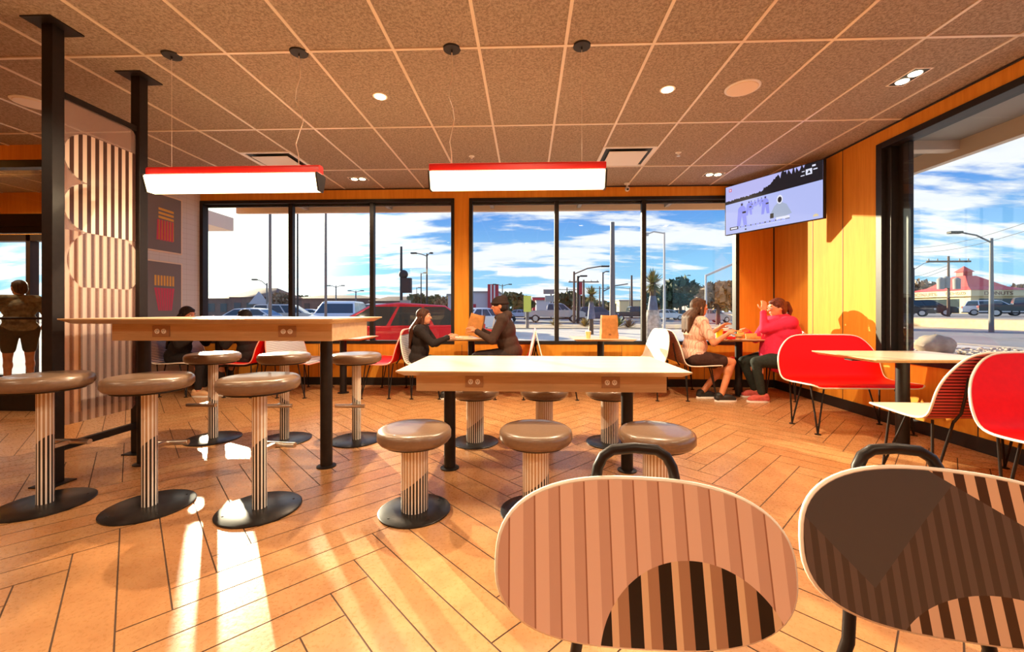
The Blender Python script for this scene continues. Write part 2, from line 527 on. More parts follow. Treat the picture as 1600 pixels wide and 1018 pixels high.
# baseboards
struct(MB().box((XL, YB - .015, 0), (XR, YB, .115)).build('baseboard_back', M_base))
struct(MB().box((XR - .015, YF, 0), (XR, YB - .016, .115)).build('baseboard_right', M_base))
struct(MB().box((XL, YD, 0), (XL + .015, YB - .016, .115)).build('baseboard_left', M_base))

def window_x(name, x0, x1, z0, z1, y, mull, fw=.05, deep=.10):
    """window in a wall that faces -Y: dark frame box lining the opening, mullions, one pane"""
    root = thing(name, None, None, ((x0 + x1) / 2, y, z0)); struct(root)
    ox, oz = (x0 + x1) / 2, z0
    mb = MB()
    mb.box((x0 - ox, -.012, 0), (x0 - ox + fw, deep, z1 - z0)); mb.box((x1 - ox - fw, -.012, 0), (x1 - ox, deep, z1 - z0))
    mb.box((x0 - ox + fw, -.012, z1 - z0 - fw), (x1 - ox - fw, deep, z1 - z0)); mb.box((x0 - ox + fw, -.012, 0), (x1 - ox - fw, deep, fw))
    mb.build('window_frame', M_frame, root, bevel=.003)
    for m_ in mull: MB().box((m_ - ox - .032, .015, fw), (m_ - ox + .032, deep - .005, z1 - z0 - fw)).build('mullion', M_frame, root, bevel=.003)
    # inner bright aluminium bead of the outside frame
    MB().box((x0 - ox + fw, deep - .03, z1 - z0 - fw - .035), (x1 - ox - fw, deep, z1 - z0 - fw)).build('head_bead', M_dark, root)
    xs_ = [x0 + fw] + list(mull) + [x1 - fw]
    for a, b_ in zip(xs_[:-1], xs_[1:]):
        p = MB().box((a - ox + .02, .062, fw - .01), (b_ - ox - .02, .068, z1 - z0 - fw + .01)).build('pane', M_glass, root)
    return root
window_x('window_1', W1[0], W1[1], WZ[0], WZ[1], YB, (-3.60, -2.345))
window_x('window_2', W2[0], W2[1], WZ[0], WZ[1], YB, (.446, 1.733))
# right window (faces -X)
root = struct(thing('window_3', None, None, (XR, W3[0], W3Z[0])))
LY = W3[1] - W3[0]; LZ = W3Z[1] - W3Z[0]
mb = MB()
for a, b_ in ((0, .07), (LY - .07, LY)): mb.box((-.012, a, 0), (.15, b_, LZ))
mb.box((-.012, .07, LZ - .06), (.15, LY - .07, LZ)); mb.box((-.012, .07, 0), (.15, LY - .07, .06))
mb.build('window_frame', M_frame, root, bevel=.003)
mb = MB(); mb.box((.03, LY - .13, .06), (.13, LY - .07, LZ - .06)); mb.box((.10, LY - .24, .06), (.15, LY - .12, LZ - .06)); mb.build('mullion', M_frame, root, bevel=.004)
for yy in (1.0, 2.55): MB().box((.02, yy - .035, .06), (.14, yy + .035, LZ - .06)).build('mullion', M_frame, root, bevel=.003)
for a, b_ in ((.08, .98), (1.02, 2.53), (2.57, LY - .2)): MB().box((.085, a, .05), (.091, b_, LZ - .05)).build('pane', M_glass, root)

# ---- vestibule partition: black transom frame, glass, door
root = struct(thing('window_4', None, None, (XW, YD, 0)))
mb = MB(); LX = XL - .16 - XW
mb.box((0, -.05, 2.72), (LX, .05, 2.80)); mb.box((0, -.05, 2.06), (LX, .05, 2.20)); mb.box((LX - .06, -.05, 0), (LX, .05, 2.72))
mb.box((0, -.05, 0), (LX - .06, .05, .27))
mb.build('window_frame', M_frame, root)
MB().box((0, -.004, 2.19), (LX - .05, .004, 2.73)).build('pane', M_glass, root)
root = struct(thing('door_1', None, None, (XW + 1.2, YD, 0)))
LX2 = XL - .16 - .06 - XW - 1.2
mb = MB()
for a in (0, LX2 - .09): mb.box((a, -.03, .27), (a + .07, .03, 2.06))
mb.box((.07, -.03, 1.99), (LX2 - .09, .03, 2.06)); mb.box((.07, -.03, 1.02), (LX2 - .09, .03, 1.045))
mb.build('door_frame', M_frame, root)
MB().box((.06, -.004, .26), (LX2 - .05, .004, 2.0)).build('pane', M_glass, root)
# outer door of the vestibule
root = struct(thing('door_2', None, None, (-8.55, YB, 0)))
mb = MB()
for a in (0, .78, 1.53): mb.box((a, -.02, 0), (a + .07, .10, 2.3))
mb.box((.07, -.02, 2.2), (1.53, .10, 2.3)); mb.box((.07, -.02, 0), (1.53, .10, .12))
mb.build('door_frame', M_frame, root)
MB().box((.07, .03, .12), (1.53, .036, 2.2)).build('pane', M_glass, root)
MB().tube([(.74, -.02, .8), (.74, -.06, .82), (.74, -.06, 1.38), (.74, -.02, 1.4)], .012).build('door_handle', M_chrome, root)

# ================================================================ CEILING FITTINGS
WARM = (1.0, .76, .50)
def round_downlight(x, y, label, e=55, seen=True):
    t = thing('round_downlight', label, 'ceiling light', (x, y, ZC), group='small round downlights')
    MB().lathe([(.062, -.006), (.062, 0.0)], 28).build('trim_ring', M_trimw, t)
    MB().lathe([(.045, -.010), (.045, -.006)], 24).build('lamp_lens', M_glowspot, t)
    lamp('downlight_lamp', 'SPOT', t, (0, 0, -.03), e, WARM, .03, (0, 0, 0), math.radians(150), .5)
    return t
round_downlight(-1.257, 3.472, 'glowing round downlight between the two red pendant lamps, left of the pair', 330)
round_downlight(1.169, 3.448, 'glowing round downlight right of the long red lamp, near the round speaker', 330)
for (x, y) in ((-2.1, 1.4), (.0, 1.2), (2.2, 1.2), (-4.3, 1.2), (-3.6, -.9), (-1.2, -.9), (1.2, -.9)):  # added out of view to brighten the room; first inferred from a stool's shadow
    round_downlight(x, y, 'unseen small round downlight out of the view, added to brighten the room', 80)
round_downlight(-7.6, 5.2, 'round downlight seen through the glass above the vestibule door', 120)
def twin_spot(x, y, rz, label, e=60):
    t = thing('twin_spotlight', label, 'ceiling light', (x, y, ZC), rz, 'recessed twin spotlights')
    MB().box((-.13, -.07, -.006), (.13, .07, 0)).box((-.118, -.058, -.0065), (.118, .058, -.0055), 1).build('frame', [M_trimw, M_dark], t)
    for s in (-1, 1):
        MB().lathe([(.040, -.012), (.044, -.006)], 20, cx=s * .055).build('lamp_lens', M_glowspot, t)
    lamp('spot_lamp', 'SPOT', t, (0, 0, -.03), e, WARM, .04, (0, 0, 0), math.radians(140), .6)
    return t
twin_spot(2.521, 5.623, 0, 'twin recessed spotlight near the television corner', 70)
twin_spot(-2.348, 5.636, 0, 'twin recessed spotlight right of the left red lamp, over the windows', 70)
twin_spot(3.007, 3.337, PI / 2, 'twin recessed spotlight beside the big right window', 50)
twin_spot(.1, 5.63, 0, 'twin recessed spotlight over the middle tables', 60)

def speaker(x, y, label):
    t = thing('ceiling_speaker', label, 'speaker', (x, y, ZC), group='round ceiling speakers')
    MB().lathe([(.125, -.010), (.135, -.004), (.135, 0)], 40).build('rim', M_white, t)
    MB().lathe([(.112, -.014), (.118, -.010)], 36).build('grille', M_seatcream, t)
speaker(1.781, 3.45, 'round cream ceiling speaker between a downlight and the right window')
speaker(-4.374, 3.468, 'round cream ceiling speaker left of the striped screen')

def vent(x, y, label):
    t = thing('air_vent', label, 'vent', (x, y, ZC), group='square ceiling air vents')
    mb = MB()
    for a, b_ in (((-.30, -.30), (.30, -.265)), ((-.30, .265), (.30, .30)), ((-.30, -.265), (-.265, .265)), ((.265, -.265), (.30, .265))):
        mb.box((a[0], a[1], -.012), (b_[0], b_[1], 0))
    mb.build('frame', M_white, t)
    MB().box((-.265, -.265, -.004), (.265, .265, 0)).build('duct_opening', M_dark, t)
    MB().box((-.215, -.215, -.030), (.215, .215, -.022)).build('deflector_plate', M_white, t, bevel=.003)
    for a in (-.15, .15): MB().box((a - .01, -.01, -.022), (a + .01, .01, -.004)).build('hanger', M_white, t)
vent(-3.03, 4.93, 'square white air vent above the left red lamp')
vent(1.16, 4.93, 'square white air vent right of the long red lamp')

def sprinkler(x, y, label):
    t = thing('sprinkler_head', label, 'sprinkler', (x, y, ZC), group='fire sprinklers')
    MB().lathe([(.012, -.03), (.018, -.006), (.034, -.005), (.034, 0)], 18).build('escutcheon', M_white, t)
    MB().lathe([(.020, -.045), (.020, -.042)], 14).build('deflector', M_chrome, t)
    MB().cyl((-.009, 0, -.043), (-.009, 0, -.02), .003, n=6).cyl((.009, 0, -.043), (.009, 0, -.02), .003, n=6).build('yoke', M_chrome, t)
sprinkler(1.764, 4.834, 'small white sprinkler head right of the square vent by the television')
sprinkler(-.656, 4.866, 'small sprinkler head above the left end of the middle red lamp')
sprinkler(.83, 5.5, 'small sprinkler head right of the middle red lamp end')
t = thing('security_camera', 'small white dome camera hanging by the wood strip above the right windows', 'camera', (1.45, 5.98, ZC))
MB().lathe([(.035, -.02), (.045, 0)], 20).cyl((0, 0, -.05), (0, 0, -.02), .012).build('mount', M_white, t)
MB().ell((0, -.01, -.085), (.034, .04, .036)).build('housing', M_white, t)
MB().ell((0, -.035, -.095), (.018, .018, .018)).build('lens', M_dark, t)

def pendant(x0, x1, y, label, cable_px):
    cx = (x0 + x1) / 2; L = x1 - x0
    t = thing('linear_pendant_lamp', label, 'pendant lamp', (cx, y, 0), group='long red pendant lamps')
    # channel
    pr = [(-.032, 2.095), (-.032, 2.135), (-.02, 2.148), (.02, 2.148), (.032, 2.135), (.032, 2.095)]
    M = Matrix(((0, 0, 1, -L / 2), (1, 0, 0, 0), (0, 1, 0, 0), (0, 0, 0, 1)))
    MB().prism(pr, L, 0, M).build('red_tube', M_redpaint, t, bevel=.004)
    MB().box((-L / 2 + .03, -.02, 2.083), (L / 2 - .03, .02, 2.095)).build('spine', M_white, t)
    pr = [(-.030, 1.968), (-.062, 2.072), (-.052, 2.084), (.052, 2.084), (.062, 2.072), (.030, 1.968)]
    M2 = Matrix(((0, 0, 1, -L / 2 + .012), (1, 0, 0, 0), (0, 1, 0, 0), (0, 0, 0, 1)))
    MB().prism(pr, L - .024, 0, M2).build('light_diffuser', M_glow, t)
    for s in (-1, 1):
        Mx = Matrix(((0, 0, 1, s * (L / 2 - .005) - .005), (1, 0, 0, 0), (0, 1, 0, 0), (0, 0, 0, 1)))
        pp = [(p[0] * 1.1, 2.03 + (p[1] - 2.03) * 1.08) for p in pr]
        MB().prism(pp, .010, 0, Mx).build('end_cap', M_black, t)
    for cxx, wob in cable_px:
        lx = cxx - cx
        MB().lathe([(.058, ZC - .012), (.062, ZC - .004), (.062, ZC - .001)], 28, cx=lx).cyl((lx, 0, ZC - .03), (lx, 0, ZC - .012), .006, n=8).build('canopy', M_dark, t)
        pts = [(lx + wob * (math.sin(q * 1.35) + .3 * math.sin(q * 3.1)) * math.sin(PI * q / 10), 0, ZC - .03 - (ZC - .03 - 2.148) * q / 10) for q in range(11)]
        MB().tube(pts, .0035 if wob else .0012, 6).build('cable', M_trimw, t)
    lamp('diffuser_lamp', 'AREA', t, (0, 0, 1.955), 16, (1.0, .76, .46), .2)
    bpy.data.lights[-1].name
    return t
def set_area(t, L):
    for ch in t.children:
        if ch.type == 'LIGHT': ch.data.shape = 'RECTANGLE'; ch.data.size = L; ch.data.size_y = .06
set_area(pendant(-2.72, -1.46, 2.86, 'red topped linear pendant lamp over the tall bar table, left of the two', ((-2.555, 0), (-1.621, .035))), 1.2)
set_area(pendant(-.68, .545, 2.86, 'red topped linear pendant lamp over the lower white-lit table, right of the two', ((-.526, .022), (.382, 0))), 1.2)

# orange illuminated box at the far left edge
t = thing('menu_light_box', 'glowing orange lit box at the left edge below the ceiling', 'sign', (-6.2, 4.1, 2.5))
MB().box((-.45, -.1, 0.26), (.12, .1, .42)).build('light_box', emit('orange_glow', (1, .42, .08), 1.3), t, bevel=.03)
MB().cyl((-.2, 0, .42), (-.2, 0, .46), .01).build('hanger', M_black, t)

# ================================================================ STRIPED SCREEN
t = thing('divider_screen', 'floor-to-ceiling black framed screen with frosted striped panel, left of the bar table', 'screen', (-3.06, 2.54, 0))
PY = .59
for yy in (0, PY):
    MB().box((-.036, yy - .036, .008), (.036, yy + .036, ZC - .008)).build('post', M_black, t, bevel=.003)
    MB().box((-.075, yy - .075, 0), (.075, yy + .075, .008)).build('floor_plate', M_black, t)
    MB().box((-.10, yy - .10, ZC - .008), (.10, yy + .10, ZC)).build('ceiling_plate', M_black, t)
MB().box((-.018, .036, 2.52), (.018, PY - .036, 2.56)).build('top_rail', M_black, t)
MB().box((-.018, .036, .20), (.018, PY - .036, .245)).build('bottom_rail', M_black, t)
def rrect(y0, y1, z0, z1, r, n=6):
    pts = []
    for cy, cz, a0 in ((y1 - r, z1 - r, 0), (y0 + r, z1 - r, 90), (y0 + r, z0 + r, 180), (y1 - r, z0 + r, 270)):
        for q in range(n + 1):
            a = math.radians(a0 + 90 * q / n); pts.append((cy + r * math.cos(a), cz + r * math.sin(a)))
    return pts
pan = MB().prism(rrect(.0, .518, .36, 2.52, .05), .010, 0, Matrix(((0, 0, 1, -.005), (1, 0, 0, 0), (0, 1, 0, 0), (0, 0, 0, 1)))).build('striped_panel', M_div, t)
pan.location = (0, .036, 0)

# ================================================================ POSTERS on the left wall
M_post = flat('poster_grey', (.20, .165, .16), .6)
M_pyel = flat('poster_yellow', (.80, .42, .06), .6); M_ppink = flat('poster_pink', (.62, .05, .10), .6)
M_pframe = flat('pale_poster_frame', (.80, .62, .45), .4)
def poster(y0, z0, z1, kind, label):
    t = thing('wall_poster', label, 'poster', (XL, y0, z0), group='fries posters on the tiled wall')
    W, H = .575, z1 - z0
    MB().box((0, 0, 0), (.016, W, H)).build('frame', M_pframe, t)
    mb = MB().quad((.0165, .02, .02), (.0165, W - .02, .02), (.0165, W - .02, H - .02), (.0165, .02, H - .02), 0)
    X = .0175
    if kind == 0:
        for q in range(3): 
            za = H - .23 - q * .055
            mb.quad((X, .19, za), (X, .43, za - .01), (X, .43, za + .022), (X, .19, za + .032), 1)
        for q in range(6):
            ya = .17 + q * .045
            mb.quad((X, ya - .01, .16), (X, ya + .022, .16), (X, ya + .026, H - .36), (X, ya + .002, H - .36), 2)
            mb.quad((X - .0003, ya + .022, .17), (X - .0003, ya + .036, .17), (X - .0003, ya + .036, H - .36), (X - .0003, ya + .026, H - .36), 3)
    else:
        for q in range(7):
            ya = .13 + q * .046
            mb.quad((X, ya, H - .34), (X, ya + .030, H - .34), (X, ya + .030, H - .20), (X, ya, H - .20), 1)
            yb = .19 + q * .031
            mb.quad((X, yb, .12), (X, yb + .022, .12), (X, ya + .034, H - .37), (X, ya - .004, H - .37), 2)
    mb.build('print', [M_post, M_pyel, M_ppink, M_wall], t)
poster(5.18, 1.92, 2.72, 0, 'upper grey poster with yellow and pink fries pattern on the tiled wall')
poster(5.18, 1.00, 1.80, 1, 'lower grey poster with pink fries carton pattern behind the seated woman')

# ================================================================ TELEVISION
def tv():
    A = Vector((2.835, 5.97, 0)); B = Vector((3.445, 4.87, 0)); dd = (B - A); L = dd.length
    ang = math.atan2(dd.y, dd.x)
    t = thing('wall_television', 'wide flat television mounted across the upper right corner showing people in snow', 'television', (A.x, A.y, 2.19), ang)
    H = .69
    MB().box((0, .0, 0), (L, .045, H)).build('casing', M_dark, t, bevel=.004)
    def em(n, c, s=1.0):
        m = emit(n, c, s); b = m.node_tree.nodes['Principled BSDF']; b.inputs['Base Color'].default_value = (.01, .01, .01, 1); b.inputs['Specular IOR Level'].default_value = .2
        return m
    mats = [em('screen_sky', (.50, .50, .90)), em('screen_snow', (.46, .52, .92)), em('screen_forest', (.012, .012, .018)), em('screen_coat', (.27, .30, .90)),
            em('screen_white', (.80, .82, .98)), em('screen_red', (.75, .03, .08)), em('screen_grey', (.38, .45, .62)), em('screen_tan', (.75, .62, .38))]
    mb = MB(); e = .012
    def Q(x0, z0, x1, z1, mi, d):  mb.quad((x0 * L, -d, z0 * H), (x1 * L, -d, z0 * H), (x1 * L, -d, z1 * H), (x0 * L, -d, z1 * H), mi)
    Q(e, e, 1 - e, 1 - e, 0, .001)
    # tree line
    random.seed(3)
    base = lambda u: .60 + .12 * max(0, u - .0) ** 1.0 * (1 if u < .55 else 1) - .0
    tops = []
    n = 90
    for q in range(n + 1):
        u = e + (1 - 2 * e) * q / n
        h = .05 + .03 * u if u < .40 else .07 + .30 * min(1, (u - .40) / .25) * .75
        if u > .80: h = .30 + (u - .80) * 2.0
        h *= .75 + .5 * random.random() if u < .84 else 1
        tops.append((u, min(1 - e, .64 + h + .03 * u)))
    for q in range(n):
        a, b_ = tops[q], tops[q + 1]
        mb.quad((a[0] * L, -.002, .60 * H), (b_[0] * L, -.002, .60 * H), (b_[0] * L, -.002, b_[1] * H), (a[0] * L, -.002, a[1] * H), 2)
    # snow field
    mb.quad((e * L, -.003, e * H), ((1 - e) * L, -.003, e * H), ((1 - e) * L, -.003, .655 * H), (e * L, -.003, .625 * H), 1)
    # figures
    def fig(u, z0, h, mi, dk=2):
        w_ = h * .125
        mb.add([((u - w_) * L, -.004, z0 * H), ((u - w_ * .35) * L, -.004, z0 * H), (u * L, -.004, (z0 + h * .42) * H), ((u + w_ * .35) * L, -.004, z0 * H), ((u + w_) * L, -.004, z0 * H),
                ((u + w_ * .75) * L, -.004, (z0 + h * .75) * H), ((u + w_ * .35) * L, -.004, (z0 + h * .85) * H), ((u - w_ * .35) * L, -.004, (z0 + h * .85) * H), ((u - w_ * .75) * L, -.004, (z0 + h * .75) * H)],
               [(0, 1, 2, 8), (2, 3, 4, 5), (2, 5, 6, 7), (2, 7, 8)], mi)
        c = (u, z0 + h * .92); r = h * .085
        mb.add([((c[0] + r * .42 * math.cos(k_ * PI / 5)) * L, -.0042, (c[1] + r * math.sin(k_ * PI / 5)) * H) for k_ in range(10)], [tuple(range(10))], mi)
        mb.add([((c[0] + r * .28 * math.cos(k_ * PI / 4)) * L, -.0046, (c[1] - r * .1 + r * .7 * math.sin(k_ * PI / 4)) * H) for k_ in range(8)], [tuple(range(8))], dk)
        Q(u + w_ * .1, z0 + h * .52, u + w_ * .8, z0 + h * .60, dk, .0046)
    fig(.205, .14, .46, 3); fig(.285, .32, .28, 3); fig(.31, .42, .18, 3); fig(.46, .28, .34, 3); fig(.385, .48, .13, 3); fig(.42, .44, .17, 3); fig(.35, .46, .13, 3)
    # crouching figure
    mb.add([(.50 * L, -.005, .20 * H), (.62 * L, -.005, .15 * H), (.72 * L, -.005, .20 * H), (.67 * L, -.005, .38 * H), (.60 * L, -.005, .46 * H), (.55 * L, -.005, .38 * H)], [(0, 1, 2, 3, 4, 5)], 6)
    mb.add([((.605 + .030 * math.cos(k_ * PI / 5)) * L, -.0055, (.49 + .085 * math.sin(k_ * PI / 5)) * H) for k_ in range(10)], [tuple(range(10))], 4)
    mb.add([((.605 + .020 * math.cos(k_ * PI / 5)) * L, -.006, (.485 + .055 * math.sin(k_ * PI / 5)) * H) for k_ in range(10)], [tuple(range(10))], 2)
    Q(.51, .17, .545, .26, 2, .006); Q(.57, .12, .70, .17, 4, .006)
    # channel marks and caption line
    Q(.055, .87, .085, .93, 5, .006); Q(.062, .882, .078, .918, 4, .0065)
    Q(.845, .80, .90, .90, 4, .006); mb.add([(.857 * L, -.007, .825 * H), (.890 * L, -.007, .825 * H), (.8735 * L, -.007, .88 * H)], [(0, 1, 2)], 2)
    Q(.80, .80, .835, .815, 4, .006); Q(.81, .87, .835, .885, 4, .006); Q(.91, .86, .945, .88, 4, .006); Q(.90, .92, .93, .95, 4, .006)
    Q(.065, .085, .165, .145, 2, .006); Q(.078, .100, .152, .130, 4, .0065)
    x_ = .185
    for q in range(26):
        w_ = random.choice((.008, .012, .016)); Q(x_, .110, x_ + w_, .132, 3 if q % 3 else 2, .006); x_ += w_ + .006
    x_ = .38
    for q in range(14):
        w_ = random.choice((.010, .014)); Q(x_, .080, x_ + w_, .090, 4, .006); x_ += w_ + .007
    Q(.24, .045, .258, .07, 2, .006); Q(.66, .11, .70, .125, 2, .006)
    mb.add([((.93 + .025 * math.cos(k_ * PI / 4)) * L, -.004, (.055 + .05 * max(0, math.sin(k_ * PI / 4))) * H) for k_ in range(8)], [tuple(range(8))], 7)
    mb.build('screen', mats, t)
    MB().box((L / 2 - .06, .045, H / 2 - .1), (L / 2 + .06, .16, H / 2 + .1)).cyl((L / 2, .14, H / 2), (L / 2, .62, H / 2 + .02), .02).build('wall_mount', M_black, t)
tv()
# ================================================================ TABLES
def outlet(parent, x, y, z):
    p = MB().bc((x, y, z), (.115, .008, .072)).build('power_outlet', M_socket, parent, bevel=.002)
    for s in (-1, 1):
        Mx = TR(x + s * .0225, y - .004, z) @ ROT('X', PI / 2)
        mb = MB().lathe([(.0165, 0), (.0165, .003)], 20, 0, Mx)
        for a in (-.006, .006): mb.box((x + s * .0225 + a - .0012, y - .0078, z - .001), (x + s * .0225 + a + .0012, y - .0070, z + .008), 1)
        mb.box((x + s * .0225 - .002, y - .0078, z - .010), (x + s * .0225 + .002, y - .0070, z - .006), 1)
        mb.build('socket', [M_socketw, M_dark], p)
    return p
def chamfer_top(x0, x1, y0, y1, z1, name, parent, mats, thick=.034, ch=.045):
    mb = MB()
    vs = [(x0, y0, z1), (x1, y0, z1), (x1, y1, z1), (x0, y1, z1), (x0, y0, z1 - .007), (x1, y0, z1 - .007), (x1, y1, z1 - .007), (x0, y1, z1 - .007),
          (x0 + ch, y0 + ch, z1 - thick), (x1 - ch, y0 + ch, z1 - thick), (x1 - ch, y1 - ch, z1 - thick), (x0 + ch, y1 - ch, z1 - thick)]
    fs = [(0, 1, 2, 3), (11, 10, 9, 8)]
    for k in range(4):
        k2 = (k + 1) % 4
        fs += [(4 + k, 4 + k2, k2, k), (8 + k, 8 + k2, 4 + k2, 4 + k)]
    mb.add(vs, [fs[0]], 0); mb.add(vs, fs[1:], 1)
    return mb.build(name, mats, parent)
def big_table(cx, x0, x1, ax0, ax1, ztop, legs, outs, label):
    t = thing('communal_table', label, 'table', (cx, 2.90, 0))
    chamfer_top(x0 - cx, x1 - cx, -.43, .43, ztop, 'tabletop', t, [M_oaklit, M_oak])
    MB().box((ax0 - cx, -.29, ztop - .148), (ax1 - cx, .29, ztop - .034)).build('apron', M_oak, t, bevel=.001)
    for lx in legs:
        MB().cyl((lx - cx, 0, .008), (lx - cx, 0, ztop - .148), .041, n=28).build('leg', M_black, t)
        MB().lathe([(.066, 0), (.066, .006), (.045, .012)], 32, cx=lx - cx).build('floor_flange', M_black, t)
    for ox in outs: outlet(t, ox - cx, -.294, ztop - .085)
big_table(-2.1, -2.95, -1.19, -2.74, -1.26, 1.07, (-2.80, -1.442), (-2.40, -1.555), 'tall oak bar-height communal table with two socket plates, beside the striped screen')
big_table(.08, -.80, .985, -.71, .88, .752, (-.548, .703), (-.335, .53), 'lower oak communal table with sunlit top and two socket plates, right of the tall one')

# ================================================================ STOOLS
def stool(tall):
    R, rb, rc = (.208, .215, .037) if tall else (.203, .198, .074)
    z0, z1 = (.672, .752) if tall else (.388, .470)
    t = thing('bar_stool' if tall else 'low_stool', None, 'stool')
    pr = [(R * .80, z0), (R * .93, z0 + .006), (R, z0 + .024), (R, z1 - .028), (R * .975, z1 - .014), (R * .91, z1 - .004), (R * .80, z1), (R * .5, z1 + .001), (.01, z1 + .001)]
    MB().lathe(pr, 48).build('seat', M_leather, t)
    MB().lathe([(R * .82, z0 - .008), (R * .82, z0)], 40).build('seat_plate', M_plate, t)
    MB().lathe([(rc, .012), (rc, z0 - .008)], 36).build('column', M_coltall if tall else M_collow, t)
    b = MB().lathe([(rb, 0), (rb, .007), (rb - .006, .010), (rc + .012, .012)], 56).build('base', M_plate, t)
    mb = MB()
    for k in range(4):
        a = PI / 4 + k * PI / 2
        mb.lathe([(.006, .010), (.005, .0125)], 8, cx=rb * .8 * math.cos(a), cy=rb * .8 * math.sin(a))
    mb.build('screws', M_dark, b)
    if tall:
        f = MB().box((-.011, 0.02, .312), (.011, .125, .336)).build('footrest_bracket', M_chrome, t)
        MB().cyl((-.125, .13, .324), (.125, .13, .324), .0155, n=16).build('footrest', M_chrome, t)
    return t
tp = stool(True); first = True
for x, y, rz, lb in ((-2.783, 2.27, 0, 'tall stool nearest the left edge of the picture, in front of the screen post'),
                     (-2.155, 2.265, .15, 'tall stool in the near row, middle of the three at the bar table'),
                     (-1.509, 2.262, -.1, 'tall stool at the right end of the near row, by the bar table'),
                     (-2.742, 3.488, PI, 'tall stool behind the bar table next to the screen, seat blazing in the sun'),
                     (-2.100, 3.480, PI + .1, 'tall stool behind the bar table, middle of the far row'),
                     (-1.474, 3.498, PI, 'tall stool behind the bar table, right of its black leg')):
    if first: tp.location = (x, y, 0); tp.rotation_euler.z = rz; tag(tp, lb, None, 'tall stools at the bar table'); first = False
    else: dup(tp, (x, y, 0), rz, lb, 'tall stools at the bar table')
tp = stool(False); first = True
for x, y, rz, lb in ((-.628, 2.276, 0, 'low round stool at the left front of the lower table'),
                     (.050, 2.290, 0, 'low round stool in the middle of the front row at the lower table'),
                     (.715, 2.283, 1.0, 'low round stool at the right front of the lower table, behind the chair loop'),
                     (-.440, 3.483, 0, 'low round stool behind the lower table, leftmost of the far three'),
                     (.150, 3.500, 1.2, 'low round stool behind the lower table, middle of the far three'),
                     (.705, 3.510, 0, 'low round stool behind the lower table, beside its right black leg')):
    if first: tp.location = (x, y, 0); tp.rotation_euler.z = rz; tag(tp, lb, None, 'low stools at the lower table'); first = False
    else: dup(tp, (x, y, 0), rz, lb, 'low stools at the lower table')

# ================================================================ SHELL SETTEES
def shell_mesh(L, prof, cr_top, cr_front, thick=.011, wrap=.0):
    """bent shell: profile points (y, z) from the seat's front lip to the top of the back, swept along x, rounded corners"""
    # resample
    pts = [Vector((0, p[0], p[1])) for p in prof]
    from mathutils.geometry import interpolate_bezier
    ds = [0]
    for a, b_ in zip(pts[:-1], pts[1:]): ds.append(ds[-1] + (b_ - a).length)
    T = ds[-1]; NS = 44; NV = 22
    def pos(s):
        s = max(0, min(T, s))
        for i in range(len(pts) - 1):
            if s <= ds[i + 1] + 1e-9:
                f = (s - ds[i]) / (ds[i + 1] - ds[i])
                # catmull
                p0 = pts[max(i - 1, 0)]; p1 = pts[i]; p2 = pts[i + 1]; p3 = pts[min(i + 2, len(pts) - 1)]
                return .5 * ((2 * p1) + (p2 - p0) * f + (2 * p0 - 5 * p1 + 4 * p2 - p3) * f * f + (3 * p1 - p0 - 3 * p2 + p3) * f ** 3)
        return pts[-1]
    def half(s):
        h = L / 2
        if s > T - cr_top:
            q = (s - (T - cr_top)) / cr_top; h -= cr_top * .95 * (1 - (max(0, 1 - q ** 2.2)) ** (1 / 2.2))
        if s < cr_front:
            q = (cr_front - s) / cr_front; h -= cr_front * (1 - math.sqrt(max(0, 1 - q * q)))
        return h
    ss = [T * (0.5 - 0.5 * math.cos(PI * (0.06 + .88 * k / NS))) for k in range(NS + 1)]
    s0, s1 = ss[0], ss[-1]; ss = [(q - s0) / (s1 - s0) * T for q in ss]
    A, B = [], []
    for s in ss:
        p = pos(s); tg = (pos(s + .004) - pos(s - .004)).normalized(); nrm = Vector((0, -tg.z, tg.y))   # points to the outside / underside
        nrm = -nrm if nrm.z > 0 and s < T * .3 else nrm
        nrm = Vector((0, tg.z, -tg.y)) * -1
        h = max(half(s), .004); ra, rb = [], []
        for k in range(NV + 1):
            u = math.sin(PI / 2 * (-1 + 2 * k / NV)); xx = u * h
            wv = wrap * abs(u) ** 3
            base = Vector((xx, p.y, p.z)) + Vector((0, wv if s > T * .55 else 0, wv * .3 if s < T * .55 else 0))
            ra.append(base - nrm * thick / 2); rb.append(base + nrm * thick / 2)
        A.append(ra); B.append(rb)
    mb = MB(); n1 = NV + 1
    fl = lambda G: [p for r in G for p in r]
    fa = [(i * n1 + k, i * n1 + k + 1, (i + 1) * n1 + k + 1, (i + 1) * n1 + k) for i in range(NS) for k in range(NV)]
    # which side is inner: A/B decided by normal sign: sitter side is the one with larger y+z offset
    mb.add(fl(A), fa, 0, True); mb.add(fl(B), [tuple(reversed(f)) for f in fa], 1, True)
    ring = [(0, k) for k in range(NV)] + [(i, NV) for i in range(NS)] + [(NS, k) for k in range(NV, 0, -1)] + [(i, 0) for i in range(NS, 0, -1)]
    V = [A[i][k] for i, k in ring] + [B[i][k] for i, k in ring]; m = len(ring)
    mb.add(V, [(k, (k + 1) % m, m + (k + 1) % m, m + k) for k in range(m)], 0, True)
    mid = [(A[i][k] + B[i][k]) / 2 for i, k in ring]
    # drop near duplicate ring points
    out = []
    for p in mid:
        if not out or (p - out[-1]).length > .006: out.append(p)
    return mb, out
PROF = [(.470, .428), (.462, .443), (.43, .452), (.30, .447), (.15, .440), (.06, .446), (.01, .475), (-.02, .54), (-.045, .64), (-.075, .76), (-.098, .872)]
